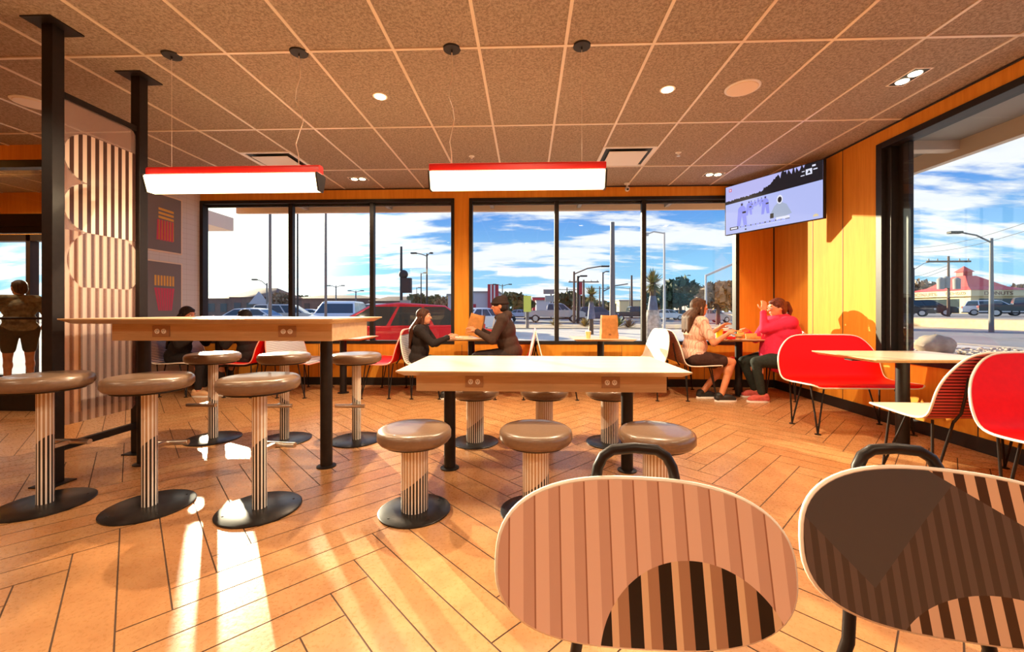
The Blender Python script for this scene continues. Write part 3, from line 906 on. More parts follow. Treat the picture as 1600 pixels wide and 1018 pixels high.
def settee(L, inner, outer, edge, seatm=None, name='settee'):
    t = thing(name, None, 'bench seat')
    mb, ring = shell_mesh(L, PROF, .33, .09)
    sh = mb.build('seat_shell', [inner, outer], t)
    MB().tube(ring, .0075, 8, closed=True).build('edge_piping', edge, t)
    xs_ = (-(L / 2 - .13), L / 2 - .13)
    for s in xs_:
        for yy, kk in ((.36, .06), (.06, -.0)):
            mb = MB(); foot = (s + (.05 if s > 0 else -.05), yy + kk, .006)
            top1 = (s - .05, yy, .432); top2 = (s + .06, yy - .02, .432)
            mb.cyl(top1, foot, .0075, n=8).cyl(top2, foot, .0075, n=8)
            mb.lathe([(.026, 0), (.026, .005), (.012, .010)], 14, 0, TR(foot[0], foot[1], 0))
            mb.build('hairpin_leg', M_black, t)
        MB().tube([(s, -.02, .44), (s, -.062, .50), (s, -.085, .60), (s, -.105, .72)], .008, 8).build('back_brace', M_black, t)
    return t
YS = 5.52
mids = (-5.05 + .50, -3.39, -1.63, .10, 1.88, 3.42)
S_red = settee(.92, M_red, M_red, M_trimr)
S_redL = settee(.92, M_red, M_red, M_trimr)
G = 'shell settees at the window tables'
# local +Y is the way the sitter faces: rz=-90 faces +X, rz=+90 faces -X
def place(proto, x, y, rz, label, group=G): return dup(proto, (x, y, 0), rz, label, group)
E_, W_ = -PI / 2, PI / 2
def put(t, x, y, rz, label, group=G):
    t.location = (x, y, 0); t.rotation_euler.z = rz; tag(t, label, None, group)
put(S_red, mids[1] - .09, YS, W_, 'red shell settee facing left at the leftmost window table, under the short-haired person')
put(S_redL, mids[2] - .06, YS, W_, 'red shell settee with coral edge, right of the second window table, empty')
put(settee(.92, M_str_white, M_str_white, M_trimr), mids[1] + .13, YS, E_, 'white and grey lined shell settee facing right, back to back with a red one')
put(settee(.92, M_str_dark, M_str_dark, M_trimw), -4.82, YS, E_, 'shell settee under the dark-haired woman by the posters')
put(settee(.92, M_str_white, M_str_dark, M_trimw), mids[2] + .11, YS, E_, 'dark dotted shell settee under the long-haired girl')
place(S_red, mids[3] - .08, YS, W_, 'red shell settee behind the person in the beanie')
put(settee(.92, M_str_dark, M_str_dark, M_trimw), mids[3] + .11, YS, E_, 'empty shell settee seen edge-on behind the one in the beanie')
put(settee(.92, M_cream, M_red, M_trimw), mids[4] - .20, YS, W_, 'cream-faced red shell settee blazing in the sun, right of the table with the tall bag')
put(settee(.92, M_str_dark, M_str_dark, M_trimw), mids[4] + .05, YS, E_, 'dark lined shell settee under the woman in the striped shirt')
place(S_redL, mids[5] - .07, YS, W_, 'red shell settee under the person in the pink hoodie')
# by the right window
put(settee(1.0, M_red, M_red, M_trimw), 3.05, 4.22, PI, 'wide red shell settee with white edge against the right wall, facing the near table', 'settees by the right window')
put(settee(1.0, M_seatcream, M_str_red, M_trimw), 2.98, 2.62, 0, 'dark red lined settee with cream seat, pulled to the right window table', 'settees by the right window')
put(settee(.95, M_red, M_red, M_trimw), 3.03, 2.42, PI, 'bright red settee at the right edge, back to back with the lined one', 'settees by the right window')

# ================================================================ SMALL TABLES
def small_table(w_, d_, label, x, y, group='small square tables', top=None):
    t = thing('cafe_table', label, 'table', (x, y, 0), 0, group)
    chamfer_top(-w_ / 2, w_ / 2, -d_ / 2, d_ / 2, .76, 'tabletop', t, [top or M_oaklit, M_oak], .028, .035)
    MB().cyl((0, 0, .012), (0, 0, .715), .045, n=24).build('leg', M_black, t)
    MB().box((-w_ / 2 + .06, -.04, .715), (w_ / 2 - .06, .04, .732)).build('support_bar', M_black, t)
    MB().lathe([(.075, 0), (.075, .007), (.05, .012)], 28).build('floor_flange', M_black, t)
    return t
TX = (-4.24, -2.50, -.745, .985, 2.79)
small_table(.70, .66, 'small oak table by the posters, hidden behind the tall bar table', TX[0], 5.50)
small_table(.74, .66, 'empty small oak table with black leg, between a lined settee and a red one', TX[1], 5.50)
small_table(.72, .66, 'small oak table with the tilted paper bag between two young people', TX[2], 5.50)
small_table(.78, .66, 'small oak table with an upright brown bag and a cup on it', TX[3], 5.50)
small_table(.84, .66, 'small oak table crowded with food between two women', TX[4], 5.50)
small_table(.98, .68, 'oak table by the big right window, in front of the wide red settee', 3.06, 3.45)

# ================================================================ FOREGROUND CHAIRS
def shell_panel(rx, z0, z1, y0, y1, thick, ex=2.6, fz=.5):
    """oval bent panel; y0 at the bottom, y1 at the top"""
    cz = (z0 + z1) / 2; hz = (z1 - z0) / 2
    NR, NA = 10, 64; rows = [[], []]
    for side in (0, 1):
        vs = []
        for r in range(NR + 1):
            q = r / NR
            for k in range(NA):
                a = 2 * PI * k / NA; ca, sa = math.cos(a), math.sin(a)
                xx = rx * q * math.copysign(abs(ca) ** (2 / ex), ca); zz = hz * q * math.copysign(abs(sa) ** (2 / ex), sa)
                f = (zz / hz + 1) / 2
                yy = y0 + (y1 - y0) * f + (-.30 * xx * xx) + side * thick
                vs.append((xx, yy, cz + zz))
        rows[side] = vs
    mb = MB(); fs = []
    for r in range(1, NR):
        for k in range(NA):
            k2 = (k + 1) % NA; fs.append((r * NA + k, r * NA + k2, (r + 1) * NA + k2, (r + 1) * NA + k))
    fs.append(tuple(NA + k for k in range(NA)))
    mb.add(rows[0], fs, 0, True); mb.add(rows[1], [tuple(reversed(f)) for f in fs], 0, True)
    e0 = rows[0][NR * NA:]; e1 = rows[1][NR * NA:]
    mb.add(e0 + e1, [(k, (k + 1) % NA, NA + (k + 1) % NA, NA + k) for k in range(NA)], 0, True)
    ring = [(Vector(a) + Vector(b_)) / 2 for a, b_ in zip(e0, e1)]
    return mb, ring
def front_chair(label, x, y, rz, pmat, rim, tilt=0, rx=.224, dz=0, hx=0):
    """sitter faces the photographer (-Y); y=0 is the foot of the backrest"""
    t = thing('metal_loop_chair', label, 'chair', (x, y, 0), rz, 'striped chairs in the foreground')
    mb, ring = shell_panel(rx, .618 + dz, .848 + dz, .0, .048, .010)
    if tilt:
        R = TR(0, 0, .733) @ ROT('Y', tilt) @ TR(0, 0, -.733)
        mb.v = [tuple(R @ Vector(p)) for p in mb.v]; ring = [R @ Vector(p) for p in ring]
    mb.build('backrest', pmat, t)
    MB().tube(ring, .0048, 8, closed=True).build('edge_piping', rim, t)
    # rear legs and back hoop: one bent tube
    pts = [(-.155, .22, .010), (-.118, .075, .42), (-.101, .030, .60), (-.064, .066, .845)]
    arc = [(-.061, .068, .862), (-.052, .070, .879), (-.036, .072, .889), (0, .073, .892), (.036, .072, .889), (.052, .070, .879), (.061, .068, .862)]
    pts = pts + arc + [(-p[0], p[1], p[2]) for p in reversed(pts)]
    pts = [(p[0] + (hx if p[2] > .3 else hx * p[2] / .3), p[1], p[2]) for p in pts]
    MB().tube(pts, .0088, 12).build('back_hoop', M_black, t)
    # seat: shallow oval pan towards the photographer
    sm = MB()
    prof = []
    NA = 48; vs = []; 
    for zz, sc_ in ((.430, .97), (.442, 1.0), (.452, .97), (.446, .6), (.442, .05)):
        for k in range(NA):
            a = 2 * PI * k / NA; ca, sa = math.cos(a), math.sin(a)
            vs.append((.205 * sc_ * math.copysign(abs(ca) ** .8, ca), -.20 + .21 * sc_ * math.copysign(abs(sa) ** .8, sa), zz))
    fs = [(i * NA + k, i * NA + (k + 1) % NA, (i + 1) * NA + (k + 1) % NA, (i + 1) * NA + k) for i in range(4) for k in range(NA)]
    fs += [tuple(reversed(range(NA))), tuple(4 * NA + k for k in range(NA))]
    sm.add(vs, fs, 0, True); sm.build('seat', pmat, t)
    for s in (-1, 1):
        MB().tube([(s * .118 + hx, .075, .424), (s * .12, -.10, .424), (s * .13, -.30, .424), (s * .165, -.36, .012)], .0088, 10).build('front_leg', M_black, t)
    for s in (-1, 1):
        for (fx, fy) in ((s * .165, -.36), (s * .155, .22)):
            MB().lathe([(.014, 0), (.014, .012)], 12, 0, TR(fx, fy, 0)).build('rubber_foot', M_dark, t)
    return t
front_chair('foreground chair with salmon striped oval backrest and black and cream arch, left of the two', .180, .615, 0.02, M_pan_a, M_trimw, .045)
front_chair('foreground chair with charcoal striped oval backrest and plain wedge, right of the two', .655, .625, -.06, M_pan_b, M_trimw, .09, .232, .016, -.05)

# ================================================================ THINGS ON THE TABLES
M_bag = flat('brown_paper', (.42, .17, .045), .75, 0, .12, 20, .3, 0, .2)
M_bagin = flat('pale_paper', (.62, .34, .13), .8)
M_paper = flat('white_paper', (.86, .80, .72), .7)
M_cupw = flat('white_cup', (.85, .82, .76), .5)
M_cupy = flat('yellow_cup', (.90, .62, .01), .45); M_cupr = flat('red_cup', (.72, .01, .01), .45)
M_bun = flat('toasted_bun', (.66, .30, .07), .6, 0, .2); M_patty = flat('brown_patty', (.16, .06, .03), .8)
M_fry = flat('golden_fry', (.88, .56, .14), .6); M_lett = flat('green_lettuce', (.20, .42, .06), .6)
M_tanc = flat('tan_iced_drink', (.78, .48, .18), .3)
def paper_bag(label, x, y, z, rz, w_=.155, d_=.10, h=.235, tilt=0):
    t = thing('paper_bag', label, 'paper bag', (x, y, z), rz)
    R = ROT('Y', tilt)
    n = 5; vs = []; fs = []
    random.seed(int(x * 100) + 7)
    rows = 7
    for i in range(rows):
        f = i / (rows - 1); ww = w_ * (1 - .10 * f * f) + .006 * math.sin(i * 1.7); dd = d_ * (1 - .30 * f)
        pr = [(-ww / 2, -dd / 2), (0, -dd / 2 - .004), (ww / 2, -dd / 2), (ww / 2 - .018 * f, 0), (ww / 2, dd / 2), (0, dd / 2), (-ww / 2, dd / 2), (-ww / 2 + .018 * f, 0)]
        for px, py in pr:
            j = .003
            vs.append(R @ Vector((px + random.uniform(-j, j), py + random.uniform(-j, j), h * f + (0 if i < rows - 1 else random.uniform(-.006, .006)))))
    m_ = 8
    for i in range(rows - 1):
        for k in range(m_): fs.append((i * m_ + k, i * m_ + (k + 1) % m_, (i + 1) * m_ + (k + 1) % m_, (i + 1) * m_ + k))
    fs.append(tuple(reversed(range(m_))))
    o = MB().add(vs, fs, 0).build('bag_body', [M_bag], t)
    so_ = o.modifiers.new('solid', 'SOLIDIFY'); so_.thickness = .0015
    a = R @ Vector((-.014, -d_ / 2 - .0035, .045)); 
    mb = MB()
    for q in (0, 1):
        for (u0, v0, u1, v1) in ((0, 0, .004, .018), (.004, .014, .010, .019), (.010, 0, .014, .018)):
            mb.box((-.014 + q * .012 + u0, -.003, v0), (-.014 + q * .012 + u1, 0, v1), 0, TR(a.x + .014, a.y, a.z) @ R)
    mb.build('printed_mark', M_patty, t)
    return t
paper_bag('upright brown paper bag on the table in front of the middle window', 1.06, 5.33, .76, .05, .215, .12, .30)
paper_bag('tilted brown paper bag on the table between the two young people', -.71, 5.42, .785, -.1, .20, .11, .29, .24)
def cup(label, x, y, z, col, h=.12, r=.037, straw=True, band=None):
    t = thing('drink_cup', label, 'cup', (x, y, z))
    MB().lathe([(r * .75, 0), (r, h)], 24).build('cup_body', col, t)
    if band: MB().lathe([(r * .85, h * .25), (r * .965 + .0005, h * .78)], 24).build('printed_band', band, t)
    MB().lathe([(r * 1.07, h), (r * 1.07, h + .006), (r * .9, h + .010), (r * .85, h + .013)], 24).build('lid', M_white, t)
    if straw: MB().cyl((0, 0, h), (.012, 0, h + .07), .0035, n=8).build('straw', M_cupw, t)
cup('small tan iced drink cup left of the upright brown bag', .80, 5.36, .76, M_tanc, .085, .036)
cup('yellow drink cup with lid and straw at the women\'s table', 2.50, 5.42, .76, M_cupy, .125, .048)
cup('red and white drink cup beside the yellow one', 2.60, 5.47, .76, M_cupw, .12, .045, True, M_cupr)
def burger(label, x, y, z, rz=0, s=1.0):
    t = thing('sandwich', label, 'food', (x, y, z), rz, 'wrapped food on the women\'s table', s)
    MB().lathe([(.045, 0), (.052, .006), (.052, .018), (.048, .022)], 24).build('bottom_bun', M_bun, t)
    MB().lathe([(.054, .022), (.054, .034)], 20).build('patty', M_patty, t)
    MB().lathe([(.052, .034), (.056, .040), (.050, .056), (.030, .068), (.005, .072)], 24).build('top_bun', M_bun, t)
def box_food(label, x, y, z, rz, sx=.12, sy=.08, sz=.05):
    t = thing('food_box', label, 'food box', (x, y, z), rz, 'open cartons on the women\'s table')
    MB().box((-sx / 2, -sy / 2, 0), (sx / 2, sy / 2, sz * .55)).build('carton', M_bun, t, bevel=.004)
    MB().box((-sx / 2, sy / 2 - .004, sz * .5), (sx / 2, sy / 2 + .002, sz * 1.15)).build('carton_lid', M_fry, t)
box_food('orange food carton lying at the middle of the women\'s table', 2.86, 5.28, .762, .1, .15, .09, .06)
box_food('yellowish food carton stacked behind the other at the women\'s table', 2.84, 5.45, .762, -.1, .15, .09, .085)
burger('toasted sandwich beside the yellow cup on the women\'s table', 2.68, 5.28, .765, 0, .8)
t = thing('fries_carton', 'red carton with fries lying at the left end of the women\'s table', 'food', (2.55, 5.28, .762), .3)
MB().prism([(-.05, 0), (.05, 0), (.06, .03), (-.06, .03)], .06, 0, ROT('X', PI / 2)).build('carton', M_cupr, t)
random.seed(9); mb = MB()
for q in range(14):
    a = random.uniform(-.04, .04); mb.bc((a, .02 + random.uniform(-.02, .02), .032 + random.uniform(0, .01)), (.008, .06, .008), 0)
mb.build('fries', M_fry, t)
def napkin(label, x, y, z, rz, s=.14):
    vs, fs = [], []; random.seed(int(x * 31))
    for i in range(6):
        for j in range(6): vs.append(((i / 5 - .5) * s, (j / 5 - .5) * s * .8, .004 + random.uniform(0, .014)))
    for i in range(5):
        for j in range(5): fs.append((i * 6 + j, (i + 1) * 6 + j, (i + 1) * 6 + j + 1, i * 6 + j + 1))
    o = MB().add(vs, fs, 0, True).build('paper_wrapper', M_paper, None, loc=(x, y, z)); o.rotation_euler.z = rz
    so_ = o.modifiers.new('solid', 'SOLIDIFY'); so_.thickness = .001
    tag(o, label, 'paper'); return o
napkin('crumpled white paper at the left end of the women\'s table', 2.45, 5.26, .76, .3, .12)
napkin('crumpled white paper beside the cartons in front of the pink hoodie', 3.04, 5.30, .76, -.2, .13)
napkin('crumpled white wrapper before the girl on the table with the tilted bag', -.88, 5.30, .76, .1, .10)
napkin('crumpled white paper beside the tilted bag, before the beanie wearer', -.52, 5.32, .76, .4, .12)
napkin('food wrapper spread on the leftmost window table', -4.24, 5.30, .76, .2, .26)
# ================================================================ PEOPLE
def sk(n, c, rough=.5):
    m, nt, b = mat(n); v, x, y, z = coords(nt); q = noise(nt, v, 18, 3)
    nt.links.new(mixc(nt, q.ss(.3, .7), tuple(k * .88 for k in c), tuple(min(1, k * 1.08) for k in c)), b.inputs['Base Color'])
    b.inputs['Roughness'].default_value = rough; b.inputs['Subsurface Weight'].default_value = .05
    b.inputs['Subsurface Radius'].default_value = (.02, .008, .004)
    return m
def cloth(n, c, var=.12, scale=40, stripe=None):
    m, nt, b = mat(n); v, x, y, z = coords(nt); q = noise(nt, v, scale, 4, .6); f = noise(nt, v, 9, 4, .6)
    base = mixc(nt, q.ss(.3, .7), tuple(k * (1 - var) for k in c), tuple(min(1, k * (1 + var)) for k in c))
    if stripe:
        ln = (x / .030).frac().lt(.18).mx((y / .030).frac().lt(.12))
        base = mixc(nt, ln, base, stripe)
    nt.links.new(base, b.inputs['Base Color']); b.inputs['Roughness'].default_value = .85
    b.inputs['Specular IOR Level'].default_value = .2
    bump(nt, b, f, .5, .02)
    return m
def hairm(n, c):
    m, nt, b = mat(n); v, x, y, z = coords(nt); q = noise(nt, v, 30, 4, .6, (3, 3, .25))
    nt.links.new(mixc(nt, q.ss(.35, .65), tuple(k * .6 for k in c), tuple(min(1, k * 1.5) for k in c)), b.inputs['Base Color'])
    b.inputs['Roughness'].default_value = .55; b.inputs['Specular IOR Level'].default_value = .2; bump(nt, b, q, .5, .01)
    return m
M_eye = flat('eye_white', (.8, .78, .74), .3); M_iris = flat('dark_iris', (.05, .03, .02), .2); M_lip = flat('lip', (.45, .13, .10), .5)
M_brow = flat('eyebrow', (.05, .03, .02), .8)
def ik(S, H, a, b_, pole):
    S, H = Vector(S), Vector(H); d_ = H - S; L = min(d_.length, (a + b_) * .995); dn = d_.normalized()
    x_ = (a * a - b_ * b_ + L * L) / (2 * L); h = math.sqrt(max(0, a * a - x_ * x_))
    p = Vector(pole); p = (p - dn * p.dot(dn)).normalized()
    return S + dn * x_ + p * h, S + dn * L
def hand(mb, wrist, dirv, palm, s=1.0, curl=.5, thumb=1):
    """palm box of capsules, four fingers of unequal length with one bend, thumb leaving the side"""
    d_ = Vector(dirv).normalized(); pn = Vector(palm); pn = (pn - d_ * pn.dot(d_)).normalized(); sd = d_.cross(pn) * thumb
    W0 = Vector(wrist)
    for k, off in enumerate((-.027, -.009, .009, .026)):
        mb.cap(W0 + sd * off * .7 * s, W0 + d_ * .082 * s + sd * off * s, .0125 * s, .0105 * s, 8)
        ln = (.052, .062, .066, .058)[k] * s
        p1 = W0 + d_ * .082 * s + sd * off * 1.05 * s
        d1 = (d_ + pn * curl * .6).normalized(); p2 = p1 + d1 * ln * .55
        d2 = (d_ + pn * curl * 1.8).normalized(); p3 = p2 + d2 * ln * .5
        mb.cap(p1, p2, .0088 * s, .0080 * s, 8); mb.cap(p2, p3, .0080 * s, .0068 * s, 8)
    b0 = W0 + d_ * .025 * s + sd * .022 * s; b1 = b0 + (d_ * .5 + sd * .75 + pn * .25).normalized() * .042 * s
    b2 = b1 + (d_ * .85 + sd * .2 + pn * .4).normalized() * .034 * s
    mb.cap(b0, b1, .012 * s, .0095 * s, 8); mb.cap(b1, b2, .0095 * s, .0078 * s, 8)
def person(label, x, y, rz, s=1.0, lean=.12, hy=0, hp=0, skin=(.60, .27, .14), hair=(.02, .012, .009), style='long', top=None, topname='shirt', bottom=None, bname='trousers',
           hands=((-.16, .42, .80), (.16, .42, .80)), feet=((-.12, .44), (.12, .46)), knees=None, girth=1.0, sleeve=1.0, shoe=None, shorts=False, hip=.55, stand=False, hoodie=False, glasses=False, hdir=None, hpoles=None, base=0.0, headz=0):
    t = thing('person', label, 'person', (x, y, base), rz, None, s)
    g = girth
    Rl = ROT('X', -lean).to_3x3()
    P = Vector((0, 0, hip))
    up = lambda h, x_=0, y_=0: P + Rl @ Vector((x_, y_, h))
    chest = up(.30); neck = up(.475, 0, 0); S = [up(.43, -.165 * (1 + (g - 1) * .4), 0), up(.43, .165 * (1 + (g - 1) * .4), 0)]
    Rh = ROT('Z', hy).to_3x3() @ ROT('X', -hp).to_3x3()
    hc = neck + Vector((0, .03, .135 + headz)) if True else None
    H = lambda x_, y_, z_: hc + Rh @ Vector((x_, y_, z_))
    body = MB(); topm = MB(); bot = MB()
    # torso
    for mbx, e in ((body, 0), (topm, .016)):
        if e == 0 or top is not None:
            mbx.ell(up(.02), (.160 * g + e, .125 * g + e, .115 + e)); mbx.ell(up(.13, 0, .01 * g), (.140 * g + e, .115 * g + e, .13 + e), Rl)
            mbx.ell(up(.30, 0, .005), (.155 * g + e, .112 * g + e, .15 + e), Rl)
            if g > 1.3: mbx.cap(up(.05, 0, .03), up(.34, 0, .02), .165 * g * .93 + e, .115 * g + e)
            mbx.cap(S[0], S[1], .062 + e, .062 + e); mbx.cap(up(.36), up(.45), .10 + e, .065 + e)
    body.cap(up(.42), hc + Vector((0, -.015, -.02)), .056, .050)
    # arms
    for k in (0, 1):
        sg = -1 if k == 0 else 1
        pole = (hpoles[k] if hpoles else (sg * .5, -.3, -1))
        E, Wr = ik(S[k], hands[k], .285, .245, pole)
        body.cap(S[k], E, .050 * (g * .5 + .5), .038); body.cap(E, Wr, .038, .024)
        dv_ = (hdir[k] if hdir and hdir[k] else (Wr - E))
        hand(body, Wr, dv_, (-sg * .4, 0, -1) if not (hdir and hdir[k]) else (-sg, 0, 0), 1.0, .6, -sg)
        if top is not None:
            if sleeve >= 1: topm.cap(S[k], E, .066 * (g * .5 + .5), .052); topm.cap(E, E + (Wr - E) * .94, .052, .036)
            else: topm.cap(S[k], S[k] + (E - S[k]) * sleeve * 1.6, .066, .060)
        if top is not None and sleeve >= 1: topm.lathe([(.040, -.012), (.040, .012)], 12, 0, Matrix.Translation(E + (Wr - E) * .93) @ (Wr - E).to_track_quat('Z', 'Y').to_matrix().to_4x4())
    # legs
    for k in (0, 1):
        sg = -1 if k == 0 else 1
        hipj = P + Vector((sg * .088 * g, 0.0, -.02))
        fx, fy = feet[k]; A = Vector((fx, fy, .085))
        if stand: K = hipj * .5 + A * .5 + Vector((0, .03, .02))
        elif knees: K = Vector(knees[k])
        else: K, A2 = ik(hipj, A, .43, .42, (0, 1, .6)); 
        body.cap(hipj, K, .078 * g, .052); body.cap(K, A, .050, .034)
        kn = K + (A - K) * .28 + Vector((0, -.012, 0)); body.ell(kn, (.052, .055, .09))
        body.cap(A + Vector((0, -.03, -.045)), A + Vector((0, .13, -.058)), .032, .024)
        if bottom is not None:
            e = .016
            if shorts:
                bot.cap(hipj, hipj + (K - hipj) * .72, .085 * g + e, .078)
            else:
                bot.cap(hipj, K, .080 * g + e * .6, .062); bot.cap(K, K + (A - K) * .90, .062, .046)
            bot.ell(P + Vector((0, 0, -.01)), (.168 * g, .128 * g, .105))
    # head
    body.ell(hc, (.074, .092, .108), Rh); body.ell(H(0, .032, -.050), (.052, .058, .062), Rh)
    body.ell(H(0, .060, -.088), (.022, .020, .018), Rh)            # chin
    body.cap(H(0, .082, .014), H(0, .105, -.018), .009, .013)      # nose
    body.cap(H(-.035, .078, .034), H(.035, .078, .034), .011, .011)  # brow
    body.cap(H(-.016, .086, -.048), H(.016, .086, -.048), .008, .008)
    for sg in (-1, 1): body.ell(H(sg * .077, -.004, -.006), (.010, .019, .030), Rh)
    bo = body.build('body', sk('skin', skin), t, remesh=.0065, smooth=3)
    for sg in (-1, 1):
        MB().ell(H(sg * .030, .079, .010), (.0125, .010, .0085), Rh, 12).build('eye', M_eye, bo)
        MB().ell(H(sg * .030, .088, .010), (.0055, .003, .0055), Rh, 10).build('iris', M_iris, bo)
    MB().cap(H(-.017, .091, -.045), H(.017, .091, -.045), .0045, .0045).build('mouth', M_lip, bo)
    mbb = MB()
    for sg in (-1, 1): mbb.cap(H(sg * .018, .091, .034), H(sg * .044, .082, .038), .0035, .003)
    mbb.build('eyebrows', M_brow, bo)
    if top is not None:
        if hoodie:
            topm.ell(up(.47, 0, -.055), (.105, .075, .065), Rl); topm.tube([neck + Vector((.075 * math.cos(a), .065 * math.sin(a) + .01, .0 + .02 * -math.sin(a))) for a in [PI * 2 * q / 12 for q in range(12)]], .028, 8, closed=True)
        topm.build(topname, top, t, remesh=.010, smooth=5)
        if hoodie:
            for sg in (-1, 1): MB().tube([neck + Vector((sg * .03, .085, -.01)), up(.38, sg * .03, .135 * g), up(.27, sg * .032, .142 * g)], .0035, 6).build('drawstring', M_paper, t)
    if bottom is not None: bot.build(bname, bottom, t, remesh=.010, smooth=5)
    # shoes
    if shoe is not None:
        for k in (0, 1):
            fx, fy = feet[k]; mb = MB()
            mb.cap((fx, fy - .045, .045), (fx, fy + .14, .035), .043, .036); mb.ell((fx, fy - .03, .08), (.045, .05, .035)); mb.ell((fx, fy + .06, .055), (.043, .09, .038))
            sh = mb.build('shoe', shoe, t, remesh=.007)
            so_ = MB().prism([(fx + .047 * math.cos(a) * (1 if math.sin(a) < 0 else .95), fy + .05 + .138 * math.sin(a)) for a in [2 * PI * q / 20 for q in range(20)]], .022, 0, TR(0, 0, .001)).build('sole', M_cupw, sh)
    # hair
    hm = hairm('hair', hair); hb = MB()
    cr = (.084, .100, .098)
    if style != 'beanie':
        hb.ell(H(0, -.018, .028), cr, Rh); hb.ell(H(0, -.045, -.02), (.078, .068, .085), Rh)
        hb.ell(H(0, .035, .078), (.060, .045, .030), Rh)
    if style in ('long', 'longthick', 'wavy'):
        th = 1.0 if style == 'long' else 1.25
        for q in range(9):
            a = -1.25 + 2.5 * q / 8
            st_ = H(.070 * math.sin(a), -.040 - .035 * math.cos(a), -.03)
            endz = .30 + .05 * math.cos(a) + .045 * ((q * 2) % 3)
            en = up(.47 - endz * (.9 if style == 'long' else .75 if style == 'longthick' else .42), .085 * math.sin(a) * th, -.112 - .02 * math.cos(a))
            md = (st_ + en) / 2 + Vector((.012 * math.sin(a), -.03, .03))
            hb.cap(st_, md, .032, .034 * th); hb.cap(md, en, .034 * th, .016)
        for sg in (-1, 1):
            hb.cap(H(sg * .070, .012, .03), H(sg * .074, -.005, -.09), .022, .026); hb.cap(H(sg * .074, -.005, -.09), up(.30, sg * .11, -.02), .026, .016)
    if style == 'pony':
        hb.ell(H(0, -.125, .035), (.030, .030, .030), Rh); hb.cap(H(0, -.135, .03), H(.01, -.155, -.06), .030, .036); hb.cap(H(.01, -.155, -.06), H(.015, -.135, -.15), .036, .015)
        for sg in (-1, 1): hb.cap(H(sg * .070, .02, .04), H(sg * .070, -.03, -.02), .016, .022)
    if style == 'beanie':
        hb.ell(H(0, -.030, -.02), (.078, .080, .08), Rh)
    hb.build('hair', hm, t, remesh=.008, smooth=3)
    if style == 'beanie':
        b2 = MB().ell(H(0, -.008, .040), (.088, .106, .085), Rh).ell(H(0, -.055, .085), (.060, .055, .045), Rh)
        b2.tube([H(.086 * math.cos(a), -.008 + .104 * math.sin(a), .030 + .012 * math.sin(a)) for a in [2 * PI * q / 24 for q in range(24)]], .014, 8, closed=True)
        b2.build('knit_beanie', cloth('beanie_knit', (.028, .015, .012)), t, remesh=.008)
    if glasses:
        mb = MB()
        for sg in (-1, 1):
            mb.tube([H(sg * .032 + .024 * math.cos(a), .101, .012 + .020 * math.sin(a)) for a in [2 * PI * q / 18 for q in range(18)]], .0022, 6, closed=True)
            mb.cyl(H(sg * .056, .100, .016), H(sg * .078, .0, .018), .002, n=6)
        mb.cyl(H(-.008, .102, .014), H(.008, .102, .014), .002, n=6)
        mb.build('glasses', M_chrome, t)
    return t
K_ = cloth
blk = cloth('black_cloth', (.022, .016, .015)); blk2 = cloth('black_jersey', (.030, .020, .019)); brn = cloth('dark_brown_fleece', (.050, .027, .020))
pink = cloth('pink_fleece', (.74, .030, .085), .10, 14); pstripe = cloth('peach_checked_cotton', (.82, .52, .38), .06, 30, (.55, .27, .20))
dgreen = cloth('dark_green_leggings', (.028, .036, .030)); dbrown = cloth('dark_brown_shorts', (.055, .026, .020))
shoe_red = cloth('red_canvas_shoe', (.60, .12, .10)); shoe_blk = flat('black_shoe', (.02, .02, .02), .5); khaki = cloth('camouflage_shirt', (.22, .19, .12), .5, 12)
# facing +X : rz = -pi/2 ; facing -X : rz = +pi/2
person('woman with long dark hair in black, seated by the posters behind the tall table', -4.66, 5.30, -PI / 2, .93, .26, -.1, .25, (.58, .20, .10), (.022, .010, .007), 'long', blk, 'black_top', blk, 'black_trousers',
       hands=((-.15, .40, .86), (.15, .42, .86)), feet=((-.10, .30), (.14, .42)), shoe=flat('tan_sandal', (.72, .42, .22), .5))
person('person with short dark hair facing the dark-haired woman, mostly behind the tall table', -3.70, 5.36, PI / 2, .89, .14, 0, .1, (.50, .20, .10), (.015, .010, .008), 'short', blk, 'black_jacket', blk2, 'black_trousers',
       hands=((-.14, .38, .88), (.14, .38, .88)), feet=((-.12, .30), (.12, .38)), shoe=shoe_blk, girth=1.15)
person('girl with very long brown hair in a black sweater facing the tilted bag', -1.40, 5.26, -PI / 2, .90, .10, 0, .02, (.66, .27, .15), (.060, .020, .010), 'longthick', blk, 'black_sweater', blk2, 'black_trousers',
       hands=((-.14, .40, .86), (.10, .46, .87)), feet=((-.10, .44), (.12, .42)), shoe=shoe_blk)
person('young person in a dark beanie and brown hoodie leaning over the tilted bag', -.20, 5.30, PI / 2, 1.04, .24, 0, .14, (.60, .20, .09), (.02, .012, .01), 'beanie', brn, 'brown_hoodie', blk2, 'black_trousers',
       hands=((-.16, .42, .83), (.14, .40, .83)), feet=((-.12, .40), (.12, .42)), shoe=shoe_blk, hoodie=True, headz=-.01, girth=1.05)
person('woman with wavy brown hair in a peach checked short-sleeved shirt and dark shorts', 2.10, 5.26, -PI / 2, 1.0, .10, .10, .05, (.66, .26, .12), (.075, .030, .013), 'wavy', pstripe, 'checked_shirt', dbrown, 'brown_shorts',
       hands=((-.10, .38, .90), (.20, .34, .84)), feet=((-.08, .16), (.12, .30)), shoe=shoe_blk, shorts=True, sleeve=.42, girth=1.12)
